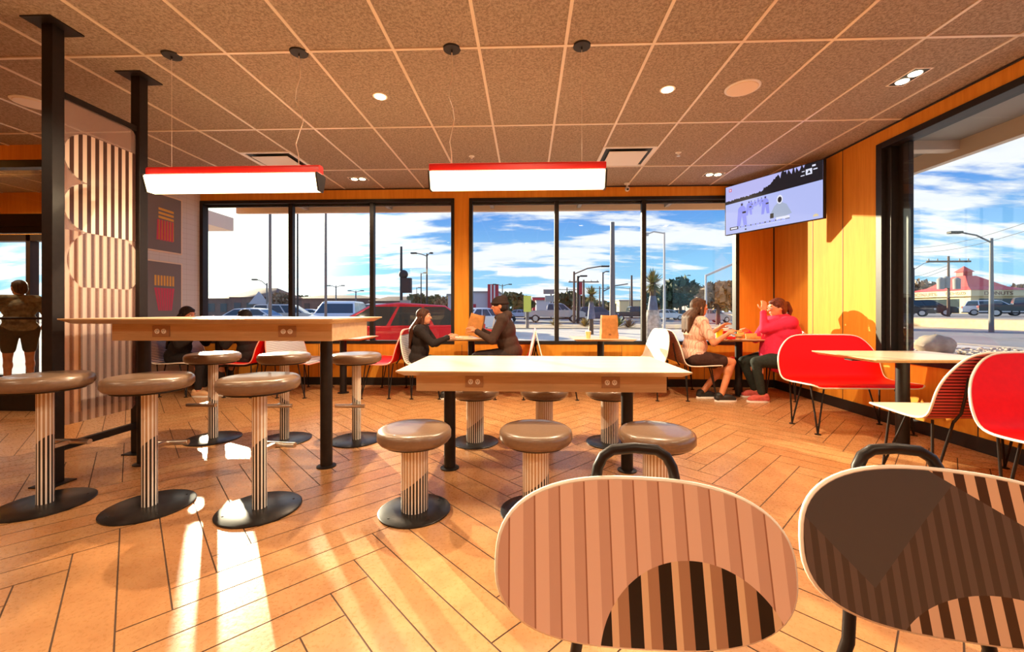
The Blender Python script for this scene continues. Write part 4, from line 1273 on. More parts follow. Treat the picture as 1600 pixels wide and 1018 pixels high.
person('person in a bright pink hoodie and glasses, hand raised to the face', 3.22, 5.22, PI / 2, 1.0, .16, 0, .16, (.74, .30, .14), (.13, .028, .014), 'pony', pink, 'pink_hoodie', dgreen, 'dark_green_leggings',
       hands=((.00, .27, 1.11), (.14, .40, .85)), feet=((-.10, .34), (.20, .26)), shoe=shoe_red, hoodie=True, glasses=True, girth=1.6, hdir=((.02, -.15, 1), None), hpoles=((-.3, .2, -1), (.6, -.2, -1)))
person('person in a camouflage shirt and dark shorts standing beyond the vestibule glass', -7.05, 5.45, 1.1, .92, .05, .3, .1, (.62, .28, .14), (.06, .035, .02), 'short', khaki, 'camouflage_shirt', cloth('dark_green_shorts', (.06, .055, .04)), 'dark_shorts',
       hands=((-.30, .10, .95), (.30, .18, 1.0)), feet=((-.12, 0), (.12, .05)), shoe=shoe_blk, shorts=True, sleeve=.6, hip=.95, stand=True, girth=1.15)
# ================================================================ OUTSIDE
GZ = -.15
def gp(px, Y): p = at(px, 485, Y); return (p.x, p.y, GZ)
def ground_mat(name, c1, c2, sc_, rough=.9):
    m, nt, b = mat(name); v, x, y, z = coords(nt); n = noise(nt, v, sc_, 5, .6); n2 = noise(nt, v, sc_ * 14, 3, .6)
    nt.links.new(mixc(nt, (n * .6 + n2 * .4).ss(.35, .65), c1, c2), b.inputs['Base Color']); b.inputs['Roughness'].default_value = rough
    return m
M_conc = ground_mat('pale_concrete', (.60, .52, .44), (.74, .66, .56), .4)
M_asph = ground_mat('grey_asphalt', (.22, .21, .21), (.30, .28, .28), .3)
M_asph2 = ground_mat('light_asphalt', (.40, .36, .33), (.50, .45, .41), .2)
M_dirt = ground_mat('tan_dirt', (.50, .36, .22), (.62, .47, .30), .3)
M_grav = ground_mat('gravel', (.30, .25, .20), (.72, .64, .54), 5)
def slab(name, pts, z, m, label=None):
    o = MB().prism([(p[0], p[1]) for p in pts], .05, 0, TR(0, 0, z - .05)).build(name, m); return struct(o)
struct(MB().box((-260, 6.30, GZ - .3), (260, 320, GZ - .06)).box((3.80, -60, GZ - .3), (260, 6.3, GZ - .06)).box((-260, -60, GZ - .3), (-8.9, 6.3, GZ - .06)).build('ground', M_asph2))
slab('pavement', [(-30, 6.30), (14, 6.30), (14, 7.3), (-30, 7.3)], GZ + .02, M_conc)
slab('parking_lane', [(-60, 7.3), (16, 7.3), (16, 28), (-60, 28)], GZ - .01, M_conc)
slab('planting_strip', [(-4, 30), (60, 30), (60, 38), (-2, 38)], GZ, M_dirt)
slab('road', [(-120, 42), (30, 42), (30, 66), (-120, 66)], GZ - .02, M_asph)
slab('side_pavement', [(3.80, -20), (10.5, -20), (10.5, 14), (3.80, 14)], GZ + .03, M_conc)
slab('side_road', [(17, -20), (31.4, -20), (31.4, 30), (17, 30)], GZ, M_asph)
struct(MB().box((31.5, 22, GZ - .1), (33.9, 150, .50)).box((33.9, 22, GZ - .1), (190, 25.9, .50)).build('road_median', M_dirt))
struct(MB().box((34, 26, GZ - .1), (190, 160, .55)).build('raised_road', M_asph))

# canopies outside the windows
M_soff = flat('grey_soffit', (.30, .29, .27), .7); M_fasc = flat('beige_fascia', (.62, .52, .42), .6)
mb = MB().box((-5.2, 6.26, 2.98), (4.9, 7.15, 3.2), 0).box((-5.2, 7.15, 2.86), (4.9, 7.22, 3.25), 1).box((-5.2, 6.26, 2.84), (4.9, 6.34, 2.98), 0)
for xx in (-3.9, -2.4, -.6, .9, 2.4): mb.box((xx - .03, 6.34, 2.90), (xx + .03, 7.15, 2.98), 0)
struct(mb.build('trim_50', [M_soff, M_fasc]))
mb = MB().box((3.78, -3, 2.98), (4.72, 6.26, 3.2), 0).box((4.72, -3, 2.80), (4.80, 7.2, 3.25), 1)
for yy in (.5, 1.9, 3.3, 4.7): mb.box((3.78, yy - .06, 2.88), (4.72, yy + .06, 2.98), 1)
struct(mb.build('trim_51', [M_soff, M_fasc]))
struct(MB().box((-9.5, 7.0, 2.95), (-6.75, 9.2, 3.25)).build('trim_52', M_fasc))

# ---------------------------------------------------------------- vehicles
M_tyre = flat('tyre', (.02, .02, .02), .7); M_rim = flat('wheel_rim', (.55, .55, .56), .3, .8); M_cglass = flat('car_glass', (.05, .07, .08), .08, 0, .05)
M_tail = flat('tail_light', (.60, .02, .02), .3); M_head = flat('head_light', (.85, .85, .82), .2)
def paint(n, c): return flat(n, c, .25, .2, .02, coat=.6)
P_red = paint('red_paint', (.72, .03, .07)); P_white = paint('white_paint', (.78, .78, .78)); P_blk = paint('black_paint', (.035, .04, .045)); P_sil = paint('silver_paint', (.50, .48, .46)); P_blue = paint('pale_blue_paint', (.45, .50, .65)); P_dblue = paint('dark_blue_paint', (.05, .07, .13))
KIND = {
    'sedan': dict(L=4.6, W=1.8, body=[(-2.3, .32), (-2.28, .72), (-2.1, .86), (-1.45, .93), (.95, .93), (1.9, .80), (2.25, .66), (2.3, .32)], roof=[(-1.75, .92), (-1.05, 1.38), (-.1, 1.44), (.45, 1.38), (1.25, .92)]),
    'suv': dict(L=4.8, W=1.9, body=[(-2.38, .40), (-2.38, .95), (-2.3, 1.08), (1.2, 1.10), (2.1, .98), (2.38, .80), (2.4, .40)], roof=[(-2.28, 1.06), (-2.0, 1.66), (-1.7, 1.73), (.2, 1.74), (.55, 1.66), (1.35, 1.08)]),
    'pickup': dict(L=5.7, W=1.95, body=[(-2.85, .55), (-2.85, 1.10), (-.75, 1.12), (-.7, 1.15), (1.5, 1.17), (2.6, 1.05), (2.83, .90), (2.85, .50)], roof=[(-.75, 1.12), (-.62, 1.72), (-.4, 1.80), (.6, 1.80), (.85, 1.72), (1.55, 1.14)]),
}
def vehicle(kind, label, x, y, rz, pm, z=GZ, name=None, s=1.0):
    d_ = KIND[kind]; W = d_['W']
    t = thing(name or {'sedan': 'parked_car', 'suv': 'parked_suv', 'pickup': 'pickup_truck'}[kind], label, 'pickup truck' if kind == 'pickup' else 'car', (x, y, z), rz, None, s)
    M = lambda w0: Matrix(((1, 0, 0, 0), (0, 0, 1, -w0 / 2), (0, 1, 0, 0), (0, 0, 0, 1)))
    b0 = MB().prism(d_['body'], W, 0, M(W)).build('car_body', pm, t, bevel=.07)
    r = d_['roof']; n = len(r); Wb, Wt = W * .97, W * .76
    zb = min(p[1] for p in r); zt = max(p[1] for p in r)
    wv = lambda zz: Wb + (Wt - Wb) * (zz - zb) / (zt - zb)
    vs = [(p[0], -wv(p[1]) / 2, p[1]) for p in r] + [(p[0], wv(p[1]) / 2, p[1]) for p in r]
    fs = [tuple(range(n)), tuple(reversed(range(n, 2 * n)))] + [(k + n, (k + 1) % n + n, (k + 1) % n, k) for k in range(n)]
    MB().add(vs, fs).build('cabin', pm, t, bevel=.03)
    # side glass with pillars, and screens
    cx = sum(p[0] for p in r) / n
    for sg in (-1, 1):
        x0, x1 = r[0][0], r[-1][0]; xa, xb = r[1][0], r[-2][0]
        def P(u, q): 
            zz = zb + .05 + (zt - zb - .14) * q; f = (zz - zb) / (zt - zb)
            xl = x0 + (xa - x0) * min(1, f * 1.05) + .10; xr = x1 + (xb - x1) * min(1, f * 1.05) - .12
            return (xl + (xr - xl) * u, sg * (wv(zz) / 2 + .004), zz)
        for u0, u1 in ((0, .30), (.33, .63), (.66, 1)):
            q_ = [P(u0, 0), P(u1, 0), P(u1, 1), P(u0, 1)]
            MB().quad(*(q_ if sg < 0 else q_[::-1])).build('side_window', M_cglass, t)
    for (a, b_) in ((r[0], r[1]), (r[-1], r[-2])):
        p0 = Vector((a[0], 0, a[1])); p1 = Vector((b_[0], 0, b_[1])); d3 = p1 - p0; nn = Vector((d3.z, 0, -d3.x)).normalized(); nn = nn if nn.x * (a[0] - cx) > 0 else -nn
        q0 = p0 + d3 * .12 + nn * .006; q1 = p0 + d3 * .9 + nn * .006
        y0, y1 = wv(q0.z) / 2 - .07, wv(q1.z) / 2 - .07
        MB().quad((q0.x, -y0, q0.z), (q0.x, y0, q0.z), (q1.x, y1, q1.z), (q1.x, -y1, q1.z)).build('windscreen', M_cglass, t)
    L = d_['L']; R = .34 if kind == 'sedan' else .38
    if kind == 'pickup': MB().box((-2.75, -W / 2 + .1, 1.09), (-.8, W / 2 - .1, 1.125)).build('cargo_bed', M_dark, t)
    for sx in (-.31 * L, .31 * L):
        for sg in (-1, 1):
            Mx = TR(sx, sg * (W / 2 - .10), R) @ ROT('X', PI / 2)
            wl = MB().lathe([(R * .8, -.11), (R, -.09), (R, .09), (R * .8, .11)], 22, 0, Mx).build('wheel', M_tyre, t)
            MB().lathe([(R * .58, -.118), (R * .62, .118)], 10, 0, Mx).build('hubcap', M_rim, wl)
    zl = .72 if kind == 'sedan' else .85
    for sg in (-1, 1):
        MB().bc((L / 2 - .04, sg * (W / 2 - .25), zl), (.10, .36, .13)).build('headlight', M_head, t, bevel=.02)
        MB().bc((-L / 2 + .03, sg * (W / 2 - .18), zl + .1), (.10, .20, .24)).build('taillight', M_tail, t, bevel=.02)
        MB().bc((.95, sg * (W / 2 + .07), zb + .06), (.12, .16, .12)).build('side_mirror', pm, t, bevel=.02)
    MB().box((-L / 2 + .0, -W / 2 + .1, .30), (L / 2, W / 2 - .1, .42)).build('sill', M_dark, t)
    return t
def vat(kind, label, px, Y, rz, pm): x, y, _ = gp(px, Y); return vehicle(kind, label, x, y, rz, pm, .55 if px > 1390 else GZ)
vat('sedan', 'glossy red car close outside the left window, behind the long-haired girl', 612, 8.9, PI + .38, P_red)
vat('suv', 'white suv parked behind the red car, left of the mullion', 533, 20, -PI / 2 + .2, P_white)
vat('suv', 'dark suv with red tail light parked behind the red car, right of the mullion', 612, 28, PI / 2 - .25, P_blk)
vat('sedan', 'white car seen just above the tall table in the first window pane', 402, 26, .1, P_white)
vat('suv', 'grey suv beside the first window mullion, above the tall table', 450, 30, .3, P_sil)
vat('sedan', 'blue-grey car above the tall table in the second pane', 485, 40, .2, P_blue)
vat('sedan', 'white car at the left edge of the middle window, behind the paper bag', 748, 24, 1.0, P_white)
vat('sedan', 'pale blue car beyond the beanie wearer, beside the trees', 813, 66, .2, P_blue)
vat('pickup', 'silver pickup truck on the road behind the middle mullion', 866, 45, -.05, P_sil).scale = (1.15, 1.15, 1.15)
vat('suv', 'dark blue suv on the road left of the thick post', 933, 50, .05, P_dblue)
vat('pickup', 'black pickup truck on the road right of the thick post', 990, 52, .0, P_blk)
vat('sedan', 'white car on the road behind the wrapped shaggy palm', 1042, 56, .0, P_white)
vat('sedan', 'silver car far right in the last back window pane', 1108, 44, .3, P_sil)
vat('sedan', 'grey car left of the checked shirt woman beyond the glass', 1062, 70, .2, P_blk)
vat('suv', 'black suv on the road in front of the doughnut shop', 1447, 46, -.75, P_blk)
vat('sedan', 'dark car cut by the right window frame', 1410, 42, -.8, P_blk)
vat('suv', 'white suv at the doughnut shop, right of its door', 1552, 48, -.75, P_white)
vat('pickup', 'dark pickup truck at the far right of the right window', 1600, 40, -.75, P_blk)
# small flat trailer behind the silver pickup
x, y, _ = gp(800, 45)
t = thing('flatbed_trailer', 'low grey trailer behind the silver pickup', 'trailer', (x, y, GZ))
MB().box((-1.6, -.8, .55), (1.4, .8, .65)).box((1.4, -.04, .5), (2.3, .04, .56)).build('deck', M_dark, t)
MB().box((-1.66, -.8, .1), (-1.6, .8, 1.15)).build('tail_ramp', M_soff, t)
for sg in (-1, 1): MB().lathe([(.3, -.08), (.3, .08)], 18, 0, TR(.1, sg * .85, .3) @ ROT('X', PI / 2)).build('wheel', M_tyre, t)

# ---------------------------------------------------------------- poles and lamps
M_pole = flat('grey_pole', (.15, .15, .15), .5); M_polew = flat('pale_pole', (.55, .53, .50), .5); M_timber = flat('timber_pole', (.16, .10, .07), .8)
def pole(name, label, cat, px, Y, ytop, r=.08, arms=(), m=None, extra=None):
    """pole rising from the ground to the height seen at image row ytop; arms: (dx, dz, length, head)"""
    m = m or M_pole; p = at(px, ytop, Y); h = p.z - GZ
    t = thing(name, label, cat, (p.x, p.y, GZ))
    MB().cyl((0, 0, 0), (0, 0, h), r, r * .65, 12).build('pole', m, t)
    for (dx, up, hw) in arms:
        MB().tube([(0, 0, h - .25), (dx * .5, 0, h - .1 + up * .8), (dx, 0, h + up)], r * .4, 8).build('arm', m, t)
        MB().box((dx - hw if dx < 0 else dx, -.15, h + up - .07), (dx if dx < 0 else dx + hw, .15, h + up + .07)).build('lamp_head', M_dark, t, bevel=.03)
    if extra: extra(t, h, m)
    return t
def cross(ws):
    def f(t, h, m):
        for k_, (dz, w_) in enumerate(ws):
            MB().box((-w_ / 2, -.06, h - dz - .08), (w_ / 2, .06, h - dz + .08)).build('crossarm', m, t)
            mb = MB()
            for q in (-.45, -.25, .25, .45): mb.lathe([(.06, h - dz + .08), (.04, h - dz + .28)], 8, cx=q * w_)
            mb.build('insulators', M_soff, t)
    return f
def transf(t, h, m):
    cross([(.5, 4.0)])(t, h, m)
    for dx, dz in ((-.7, 2.6), (.75, 2.6), (-.2, 2.5)):
        MB().lathe([(.26, h - dz - .5), (.28, h - dz + .45), (.1, h - dz + .6)], 16, cx=dx).build('transformer', M_soff, t)
def boxes(t, h, m):
    MB().box((-.02, -.12, h * .50), (.45, .12, h * .66)).build('sign_box', M_dark, t); MB().box((-.02, -.12, h * .28), (.40, .12, h * .42)).build('sign_box', M_soff, t)
    MB().ell((.1, 0, h * .70), (.2, .2, .2)).build('siren', M_dark, t)
L_ = 'street lamp'
pole('tall_pole', 'tall thin grey pole in the first window pane', 'pole', 422, 13, 250, .055, m=M_pole)
pole('tall_pole', 'tall thin grey pole in the second window pane', 'pole', 509, 13, 250, .045, m=M_pole)
pole('tall_pole', 'thin dark pole touching the first mullion', 'pole', 465, 16, 250, .04, m=M_dark)
pole('street_lamp', 'street lamp with arm to the left beside the tall pole in the first pane', L_, 417, 40, 442, .10, ((-1.0, .35, .5),))
pole('parking_lamp', 'short double headed lamp in the second pane, left one', L_, 525, 60, 446, .12, ((-.8, 0, .5), (.8, 0, .5)))
pole('parking_lamp', 'short double headed lamp beside the second mullion', L_, 556, 60, 454, .12, ((-.7, 0, .5), (.7, 0, .5)))
pole('sign_pole', 'dark pole carrying boxes right of the second mullion', 'pole', 627, 18, 385, .075, m=M_dark, extra=boxes)
pole('parking_lamp', 'tall lamp with flat cross head behind the girl', L_, 667, 40, 396, .10, ((-1.0, .05, .6), (.3, .05, .3)), m=M_dark)
pole('parking_lamp', 'shorter thin lamp left of the flat-headed lamp', L_, 658, 50, 426, .09, ((.3, 0, .5),), m=M_dark)
pole('parking_lamp', 'small distant lamp beside the left trees', L_, 651, 80, 449, .1, ((.3, 0, .5),))
pole('parking_lamp', 'double headed lamp in the first pane of the middle window', L_, 785, 60, 444, .10, ((-.9, 0, .5), (.9, 0, .5)), m=M_dark)
pole('street_lamp', 'street lamp with arm to the right, right of the middle mullion', L_, 897, 40, 424, .14, ((2.6, .5, .8),), m=M_timber)
pole('street_lamp', 'round topped dark lamp right of the arm lamp', L_, 903, 40.5, 431, .16, ((.2, 0, .7),), m=M_dark)
pole('utility_pole', 'timber utility pole with crossarm left of the small palm', 'utility pole', 912, 60, 437, .2, m=M_timber, extra=cross([(.3, 4.4), (4.0, 3.6)]))
pole('utility_pole', 'distant utility pole with crossarm by the round dark tree', 'utility pole', 886, 120, 449, .25, m=M_timber, extra=cross([(.6, 8)]))
pole('utility_pole', 'distant utility pole with two crossarms behind the traffic light', 'utility pole', 937, 120, 447, .25, m=M_timber, extra=cross([(.6, 8), (6, 7)]))
def sig(t, h, m):
    MB().tube([(0, 0, h - 2.8), (1.6, 0, h - 2.0), (3.6, 0, h - 1.7)], .08, 8).build('mast_arm', m, t)
    g_ = MB().box((1.1, -.2, h - 7.2), (1.9, .2, h - 4.6)).build('signal_head', M_dark, t)
    MB().cyl((1.5, 0, h - 4.6), (1.5, 0, h - 2.1), .05).build('signal_hanger', M_dark, t)
pole('traffic_signal', 'traffic signal pole with hanging lights left of the thick post', 'traffic light', 942, 60, 425, .18, ((.4, .1, .5),), m=M_pole, extra=sig)
t_ = pole('thick_post', 'thick dark grey post in the middle pane, closer than the road', 'post', 957, 16, 347, .12, m=M_pole)
pole('utility_pole', 'leaning dark pole right of the thick post', 'utility pole', 987, 70, 430, .22, m=M_timber)
pole('street_lamp', 'small distant street lamp with arm to the left, right of the thick post', L_, 984, 80, 449, .12, ((-3.6, .1, .8),))
def camh(t, h, m):
    MB().tube([(0, 0, h - .05), (-.6, 0, h + .05), (-1.0, 0, h - .1)], .04, 6).build('arm', m, t); MB().bc((-1.1, 0, h - .1), (.35, .2, .18)).build('camera_head', m, t)
pole('light_mast', 'tall pale mast with small heads on top in the last pane', 'pole', 1038, 24, 363, .075, m=M_polew, extra=camh)
pole('parking_lamp', 'small lamp behind the pine trees', L_, 1070, 82, 430, .1, ((.5, 0, .6),), m=M_pole)
def bar(t, h, m):
    MB().tube([(0, 0, h - .05), (.1, 0, h), (1.75, 0, h + .72)], .055, 8).build('height_bar', m, t); MB().bc((1.9, 0, h + .85), (.42, .2, .26)).build('bar_box', M_soff, t)
pole('clearance_bar', 'pale clearance bar pole with rising arm at the right of the last pane', 'pole', 1103, 20, 429, .065, m=M_polew, extra=bar)
pole('utility_pole', 'utility pole with transformers before the doughnut shop', 'utility pole', 1482, 40, 400, .13, m=M_timber, extra=transf)
pole('street_lamp', 'street lamp with long arm to the left over the doughnut shop', L_, 1549, 25, 372, .12, ((-1.7, .35, .7),), m=M_pole)
pole('street_lamp', 'thin distant lamp pole at the left of the right window', L_, 1428, 60, 418, .1, ((2.8, .9, .7),), m=M_pole)
# overhead wires by the doughnut shop
for k_, (a, b_) in enumerate((((1395, 432, 60), (1480, 415, 40)), ((1395, 437, 60), (1480, 420, 40)), ((1415, 395, 44), (1620, 355, 30)), ((1415, 388, 44), (1620, 342, 30)))):
    A, B = at(*a), at(*b_); pts = []
    for q in range(9):
        p = A.lerp(B, q / 8); p.z -= .5 * math.sin(PI * q / 8); pts.append(p)
    tag(MB().tube(pts, .018, 5).build('power_line', M_dark), ('upper wire running left from the transformer pole', 'lower wire running left from the transformer pole', 'lower of the two long wires rising across the right window', 'upper of the two long wires rising across the right window')[k_], 'wire', 'overhead power lines')

# ---------------------------------------------------------------- trees
M_leaf = flat('olive_leaves', (.12, .13, .05), .7, 0, .4, 3); M_leafd = flat('dark_leaves', (.05, .08, .03), .7, 0, .4, 3); M_leafb = flat('brown_twigs', (.28, .20, .12), .8, 0, .3, 3); M_bark = flat('bark', (.12, .08, .05), .9)
M_frond = flat('dry_fronds', (.34, .26, .09), .8, 0, .5, 4); M_frondg = flat('green_fronds', (.16, .22, .07), .7, 0, .4, 4)
def tree(label, px, Y, ytop, wid, m=None, trunk=.35, name='leafy_tree', blobs=None, dens=260, lift=.25, leaf=.30):
    p = at(px, ytop, Y); h = p.z - GZ; random.seed(int(px) * 3 + 1)
    t = thing(name, label, 'tree', (p.x, p.y, GZ))
    mb = MB(); k_ = 0
    n_b = blobs or 5
    for b_ in range(n_b):
        a = random.uniform(0, 2 * PI); rr = random.uniform(.0, .5) * wid * .6
        cx_, cy_ = rr * math.cos(a), rr * math.sin(a); cz_ = h * (lift + (1 - lift) * random.uniform(.35, .72)); R = Vector((wid * .34, wid * .34, h * (1 - lift) * .32))
        if b_ == 0: cx_ = cy_ = 0; cz_ = h - R.z
        for q in range(dens // n_b * 2):
            d3 = Vector((random.gauss(0, 1), random.gauss(0, 1), random.gauss(0, 1))).normalized() * random.uniform(.55, 1.0)
            c = Vector((cx_ + d3.x * R.x, cy_ + d3.y * R.y, cz_ + d3.z * R.z))
            e = Euler((random.uniform(0, 6), random.uniform(0, 6), random.uniform(0, 6))).to_matrix(); s_ = leaf * random.uniform(.6, 1.3) * wid / 4
            mb.add([c + e @ Vector((-s_, -s_ * .5, 0)), c + e @ Vector((s_, -s_ * .5, .1 * s_)), c + e @ Vector((s_ * .6, s_ * .6, 0)), c + e @ Vector((-s_ * .6, s_ * .5, .2 * s_))], [(0, 1, 2, 3)], 0)
    mb.build('foliage', m or M_leaf, t)
    tb = MB().cyl((0, 0, 0), (0, 0, h * .6), wid * .035 + .05, wid * .02, 8)
    for q in range(4):
        a = q * 1.7; tb.cyl((0, 0, h * (.3 + .07 * q)), (wid * .28 * math.cos(a), wid * .28 * math.sin(a), h * .72), wid * .02, wid * .008, 6)
    tb.build('trunk', M_bark, t)
for a in (('bushy olive tree behind the girl, left of the red sign building', 655, 70, 459, 5.5), ('bushy olive tree right of the flat-headed lamp', 677, 75, 463, 5.0),
          ('thin brown tree near the wooden pillar beyond the glass', 692, 60, 462, 3.0, M_leafb), ('leafy tree right of the beanie', 803, 85, 457, 8.5, M_leaf),
          ('small tree left of the yellow banner', 818, 95, 464, 6, M_leafd), ('round dark tree right of the middle mullion', 885, 74, 457, 7.5, M_leafd),
          ('tall pine-like tree behind the checked shirt woman', 1063, 66, 433, 8.0, M_leafd), ('dark leafy tree left of the pine', 1043, 62, 446, 6.5, M_leafd),
          ('sparse brown bush tree at the right of the last pane', 1122, 38, 441, 5.0, M_leafb), ('olive tree behind the clearance bar', 1098, 60, 455, 7, M_leaf),
          ('bare tree left of the doughnut shop', 1440, 110, 436, 9, M_leafb), ('bare tree right of the doughnut shop', 1600, 112, 442, 9, M_leafb),
          ('bare tree over the brown gabled house in the first pane', 437, 55, 455, 3.5, M_leafb)):
    tree(*a[:5], m=a[5] if len(a) > 5 else None)
# distant tree line, too many to count
random.seed(21); mb = MB()
for q in range(2600):
    px = random.uniform(310, 1640); Y = random.uniform(150, 175)
    p = at(px, 0, Y); h = random.uniform(.3, 1) * (4.2 if px < 1300 else 5.0) * (1 + .5 * math.sin(px * .03))
    s_ = random.uniform(.8, 1.7); e = Euler((random.uniform(0, 6), random.uniform(0, 6), random.uniform(0, 6))).to_matrix(); c = Vector((p.x, p.y, GZ + h))
    mb.add([c + e @ Vector((-s_, -s_ * .6, 0)), c + e @ Vector((s_, -s_ * .6, 0)), c + e @ Vector((s_, s_ * .6, 0)), c + e @ Vector((-s_, s_ * .6, 0))], [(0, 1, 2, 3)], 0)
tag(mb.build('distant_treeline', M_leaf), 'low line of distant trees along the horizon', 'trees', None, 'stuff')

M_wrap = flat('blue_grey_wrap', (.13, .16, .23), .6, 0, .2, 6); M_burl = flat('pale_burlap', (.48, .43, .36), .9, 0, .3, 10)
def palm(label, px, Y, ytop, ywrap_top, ywrap_bot, crown, wr=.22, base=False):
    p = at(px, ytop, Y); h = p.z - GZ; hw = at(px, ywrap_top, Y).z - GZ; hb = max(.05, at(px, ywrap_bot, Y).z - GZ)
    t = thing('wrapped_palm', label, 'palm tree', (p.x, p.y, GZ)); random.seed(int(px))
    MB().cyl((0, 0, 0), (0, 0, h - crown * .8), .12, .10, 10).build('trunk', M_bark, t)
    MB().lathe([(wr * 1.5, hb), (wr * 1.25, hb + (hw - hb) * .3), (wr * .9, hb + (hw - hb) * .6), (wr * .45, hw)], 14).build('trunk_wrap', M_wrap, t)
    if base: MB().lathe([(wr * 2.3, 0), (wr * 2.4, hb * .6), (wr * 1.6, hb * 1.05)], 14).build('burlap_base', M_burl, t)
    mb = MB()
    for q in range(280):
        a = random.uniform(0, 2 * PI); el = random.uniform(-1.0, 1.5); L = crown * random.uniform(.55, 1.0)
        o_ = Vector((0, 0, h - crown)); d3 = Vector((math.cos(a) * math.cos(el) * .95, math.sin(a) * math.cos(el) * .95, math.sin(el))); sd = d3.cross(Vector((0, 0, 1))).normalized() * .045 * crown
        tip = o_ + d3 * L; 
        mb.add([o_, o_ + d3 * L * .55 + sd, tip, o_ + d3 * L * .55 - sd], [(0, 1, 2, 3)], 0 if q % 3 else 1)
    mb.build('fronds', [M_frond, M_frondg], t)
palm('small palm with blue-wrapped trunk left of the thick post', 924, 22, 443, 460, 498, .62, .14)
palm('shaggy palm with blue-wrapped trunk and pale burlap base in the last pane', 1020, 14, 416, 448, 487, .58, .12, True)

# ---------------------------------------------------------------- buildings
M_brick = flat('brown_wall', (.24, .15, .11), .8, 0, .1, 2); M_roofb = flat('brown_roof', (.17, .10, .075), .8, 0, .1, 2); M_wallp = flat('pale_wall', (.55, .53, .55), .8); M_redw = flat('red_wall', (.50, .03, .05), .6)
M_yel = flat('cream_yellow_wall', (.80, .64, .34), .7); M_roofr = flat('red_roof', (.72, .10, .08), .6); M_roofg = flat('taupe_roof', (.36, .29, .25), .7); M_grayw = flat('warm_grey_board', (.50, .46, .40), .7)  # M_grayw: one even grey, for the roadside sign's lower board
def gable(label, px0, px1, Y, yeave, yridge, wall, roof, cat='building', name='gabled_house', dep=8):
    a, b_ = at(px0, yeave, Y), at(px1, yeave, Y); r = at((px0 + px1) / 2, yridge, Y + dep / 2)
    W = b_.x - a.x; he = a.z - GZ; hr = r.z - GZ
    t = thing(name, label, cat, (a.x, Y, GZ))
    MB().box((0, 0, 0), (W, dep, he)).build('walls', wall, t)
    MB().add([(-.3, -.3, he), (W + .3, -.3, he), (W + .3, dep + .3, he), (-.3, dep + .3, he), (W * .25, dep / 2, hr), (W * .75, dep / 2, hr)], [(0, 1, 5, 4), (1, 2, 5), (2, 3, 4, 5), (3, 0, 4), (3, 2, 1, 0)]).build('roof', roof, t)
    for q in (.2, .5, .8): MB().box((W * q - .5, -.04, he * .35), (W * q + .5, 0, he * .75)).build('window', M_cglass, t)
    return t
gable('brown house with low hipped roof at the left end of the first pane', 300, 362, 60, 466, 459, M_brick, M_roofb)
t = gable('brown house with white gable in the first pane', 358, 424, 58, 464, 450, M_brick, M_roofb)
MB().add([(3.2, -.5, 2.2), (6.2, -.5, 2.2), (4.7, -.5, 4.0), (3.2, -.3, 2.2), (6.2, -.3, 2.2), (4.7, -.3, 4.0)], [(0, 1, 2), (5, 4, 3), (0, 2, 5, 3), (1, 4, 5, 2), (0, 3, 4, 1)]).build('white_gable', M_wallp, t)
gable('long low brown building behind the second pane', 455, 580, 75, 466, 461, M_brick, M_roofb, name='long_low_building')
gable('brown building with low roof right of the second mullion', 578, 645, 72, 470, 463, M_brick, M_roofb, name='long_low_building')
def block(label, px0, px1, Y, ytop, wall, name='flat_roofed_building', dep=10, extra=None):
    a, b_ = at(px0, ytop, Y), at(px1, ytop, Y); t = thing(name, label, 'building', (a.x, Y, GZ)); W = b_.x - a.x; h = a.z - GZ
    MB().box((0, 0, 0), (W, dep, h)).build('walls', wall, t); MB().box((-.15, -.15, h), (W + .15, dep + .15, h + .25)).build('parapet', M_soff, t)
    if extra: extra(t, W, h)
    return t
def tower(t, W, h):
    MB().box((W * .62, -.8, 0), (W, 0, h + 1.4)).build('red_tower', M_redw, t)
    for q in (.72, .84): MB().box((W * q, -.86, h * .6), (W * q + W * .05, -.8, h + 1.3)).build('white_stripe', M_white, t)
    MB().box((0, -.1, 0), (W * .18, 0, h * .55)).build('red_entrance', M_redw, t)
block('pale block building with red striped tower in the middle window', 736, 779, 70, 457, M_wallp, extra=tower)
block('red and pale shop right of the yellow banner', 832, 852, 138, 465, M_redw)
block('pale low shop with dark awning behind the silver pickup', 838, 872, 110, 470, M_wallp)
block('low pale building behind the black pickup', 968, 1006, 100, 470, M_yel)
block('brown low building by the round dark tree', 868, 898, 80, 474, M_brick)
block('low pale building behind the clearance bar', 1082, 1128, 80, 468, M_roofg)
block('pale edge building beside the wooden pillar', 700, 716, 50, 462, M_wallp)
def signb(label, px, Y, y0, y1, w_, m, m2=None, name='roadside_sign'):
    a, b_ = at(px, y0, Y), at(px, y1, Y); t = thing(name, label, 'sign', (a.x, Y, GZ))
    MB().box((-w_ / 2, -.15, b_.z - GZ), (w_ / 2, .15, a.z - GZ)).build('sign_board', m, t); MB().cyl((0, .2, 0), (0, .2, a.z - GZ - .1), .12).build('pole', M_pole, t)
    if m2: MB().box((-w_ / 2.5, -.15, b_.z - GZ - 1.3), (w_ / 2.5, .15, b_.z - GZ - .3)).build('lower_board', m2, t)
signb('brown double roadside sign left of the middle mullion', 861, 70, 452, 459, 2.6, M_roofg, M_grayw)
signb('yellow feather banner behind the silver pickup bed', 824, 30, 462, 487, .55, flat('yellow_banner', (.75, .78, .12), .6), None, 'feather_banner')
signb('dark tall narrow sign right of the arm street lamp', 906, 48, 441, 460, .55, M_redw)
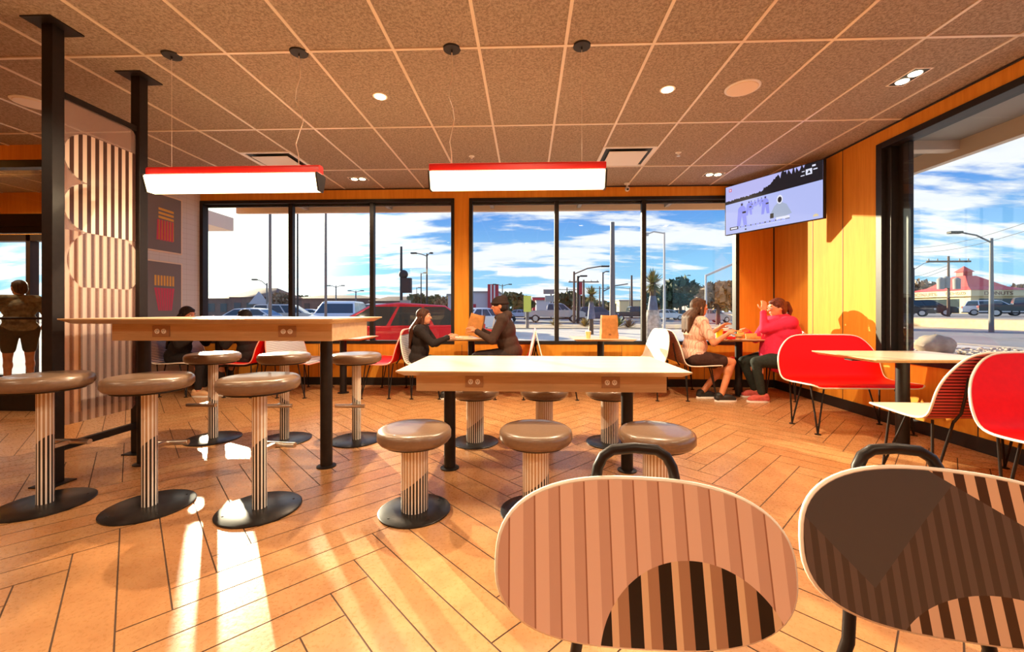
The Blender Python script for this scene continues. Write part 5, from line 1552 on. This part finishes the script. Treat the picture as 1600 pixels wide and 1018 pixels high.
# doughnut shop
DW = flat('brown_letters', (.22, .09, .05), .6)
def donut():
    Cn = at(1517, 480, 85); EX, EY = 12.5, 14.0       # eave lengths along X and Y
    t = thing('doughnut_shop', 'doughnut shop with red pyramid roof and topping lantern across the road', 'building', (Cn.x, Cn.y, .55))
    ov = .9
    MB().box((ov, ov, 0), (EX - ov, EY - ov, 3.6)).build('walls', M_yel, t)
    MB().box((0, 0, 3.5), (EX, EY, 4.7)).build('fascia', M_yel, t)
    ap = (EX * .47, EY * .5)
    def ring(f, z): return [(ap[0] + (q[0] - ap[0]) * f, ap[1] + (q[1] - ap[1]) * f, z) for q in ((0, 0), (EX, 0), (EX, EY), (0, EY))]
    lv = [ring(1.02, 4.71), ring(.62, 5.55), ring(.18, 8.0)]
    mb = MB()
    for lo, hi in zip(lv[:-1], lv[1:]):
        for k_ in range(4):
            k2 = (k_ + 1) % 4; mb.quad(lo[k_], lo[k2], hi[k2], hi[k_], 0)
    mb.build('pyramid_roof', M_roofr, t)
    MB().box((ap[0] - .95, ap[1] - .75, 7.8), (ap[0] + .95, ap[1] + .75, 8.9)).build('lantern', M_roofr, t)
    MB().add([(ap[0] - 1.25, ap[1] - 1.0, 8.9), (ap[0] + 1.25, ap[1] - 1.0, 8.9), (ap[0] + 1.25, ap[1] + 1.0, 8.9), (ap[0] - 1.25, ap[1] + 1.0, 8.9), (ap[0], ap[1], 10.2)], [(0, 1, 4), (1, 2, 4), (2, 3, 4), (3, 0, 4), (3, 2, 1, 0)]).build('lantern_cap', M_roofr, t)
    MB().box((ov - .05, EY * .22, 1.2), (ov, EY * .72, 3.0)).build('shop_window', M_cglass, t)
    MB().box((EX * .2, ov - .05, 1.2), (EX * .85, ov, 3.0)).build('shop_window', M_cglass, t)
    def word(s, size, loc, rot):
        cu = bpy.data.curves.new('sign_lettering', 'FONT'); cu.body = s; cu.size = size; cu.extrude = .02; cu.align_x = 'CENTER'
        tmp = bpy.data.objects.new('tmp', cu); C.objects.link(tmp)
        me = bpy.data.meshes.new_from_object(tmp); bpy.data.objects.remove(tmp); me.materials.clear(); me.materials.append(DW)
        o = bpy.data.objects.new('sign_lettering', me); C.objects.link(o); o.parent = t; o.location = loc; o.rotation_euler = rot
        o.scale = (1.35, 1, 1)
    word('DONUTS', 1.05, (-.14, EY * .70, 3.75), (PI / 2, 0, -PI / 2))
    word('TO GO', .9, (-.14, EY * .22, 3.80), (PI / 2, 0, -PI / 2))
    word('DONUTS', 1.0, (EX * .42, -.04, 3.72), (PI / 2, 0, 0))
donut()
tag(MB().box((0, 0, 0), (9, 6, 2.4)).build('low_annex', M_yel, loc=tuple(at(1408, 485, 104)[:2]) + (.55,)), 'low pale yellow annex left of the doughnut shop', 'building')

# ---------------------------------------------------------------- kerb bed, boulder, planting
p = at(1520, 485, 12)
x0_ = at(1440, 540, 12).x
slab('gravel_bed', [(10.4, 3), (16, 3), (16, 14), (12.0, 14), (10.4, 12.6)], GZ + .05, M_grav)
def rock(label, x, y, z, s, name='boulder'):
    random.seed(5); mb = MB().ell((0, 0, s[2] * .8), s, n=14)
    mb.v = [(v_[0] + random.uniform(-.06, .06) * s[0], v_[1] + random.uniform(-.06, .06) * s[1], v_[2] + random.uniform(-.09, .09) * s[2]) for v_ in mb.v]
    mb.sm = [False] * len(mb.sm)
    o = mb.build(name, flat('boulder_stone', (.42, .33, .22), .9, 0, .25, 3, .3, 0, .6), loc=(x, y, z)); tag(o, label, 'rock')
q_ = at(1461, 485, 12.2)
rock('rough tan boulder on the gravel outside the right window', q_.x, q_.y, GZ + .02, (.50, .38, .31))
random.seed(12); mb = MB()
for q in range(1500):
    x_, y_ = random.uniform(10.5, 15.5), random.uniform(3.2, 13.8); s_ = random.uniform(.02, .05)
    mb.bc((x_, y_, GZ + .05 + s_ * .3), (s_ * 2, s_ * 1.6, s_), 0, None)
tag(mb.build('gravel_stones', flat('pebbles', (.45, .36, .28), .9, 0, .4, 2)), 'loose pebbles covering the planting bed outside the right window', 'gravel', None, 'stuff')
def bush(label, px, Y, r, m, name='dry_shrub'):
    x_, y_, _ = gp(px, Y); random.seed(int(px)); mb = MB()
    for q in range(130):
        a = random.uniform(0, 2 * PI); el = random.uniform(.1, 1.5); d3 = Vector((math.cos(a) * math.cos(el), math.sin(a) * math.cos(el), math.sin(el) * .8)); sd = d3.cross(Vector((0, 0, 1))).normalized() * .04 * r; L = r * random.uniform(.6, 1)
        mb.add([(0, 0, 0), tuple(d3 * L * .6 + sd), tuple(d3 * L), tuple(d3 * L * .6 - sd)], [(0, 1, 2, 3)], 0)
    o = mb.build(name, m, loc=(x_, y_, GZ)); tag(o, label, 'shrub')
bush('golden dry grass clump before the silver pickup', 868, 34, .95, M_frond)
bush('green and yellow clump right of the upright bag', 965, 32, 1.2, M_frondg)
bush('brown dry clump right of the thick post', 983, 31, 1.0, M_leafb)
bush('golden clump behind the small wrapped palm', 914, 33, 1.0, M_frond)
bush('small dry tuft among the gravel right of the boulder', 1502, 11.2, .3, M_leafb)
bush('brown shrub in front of the clearance bar', 1090, 26, .8, M_leafb)
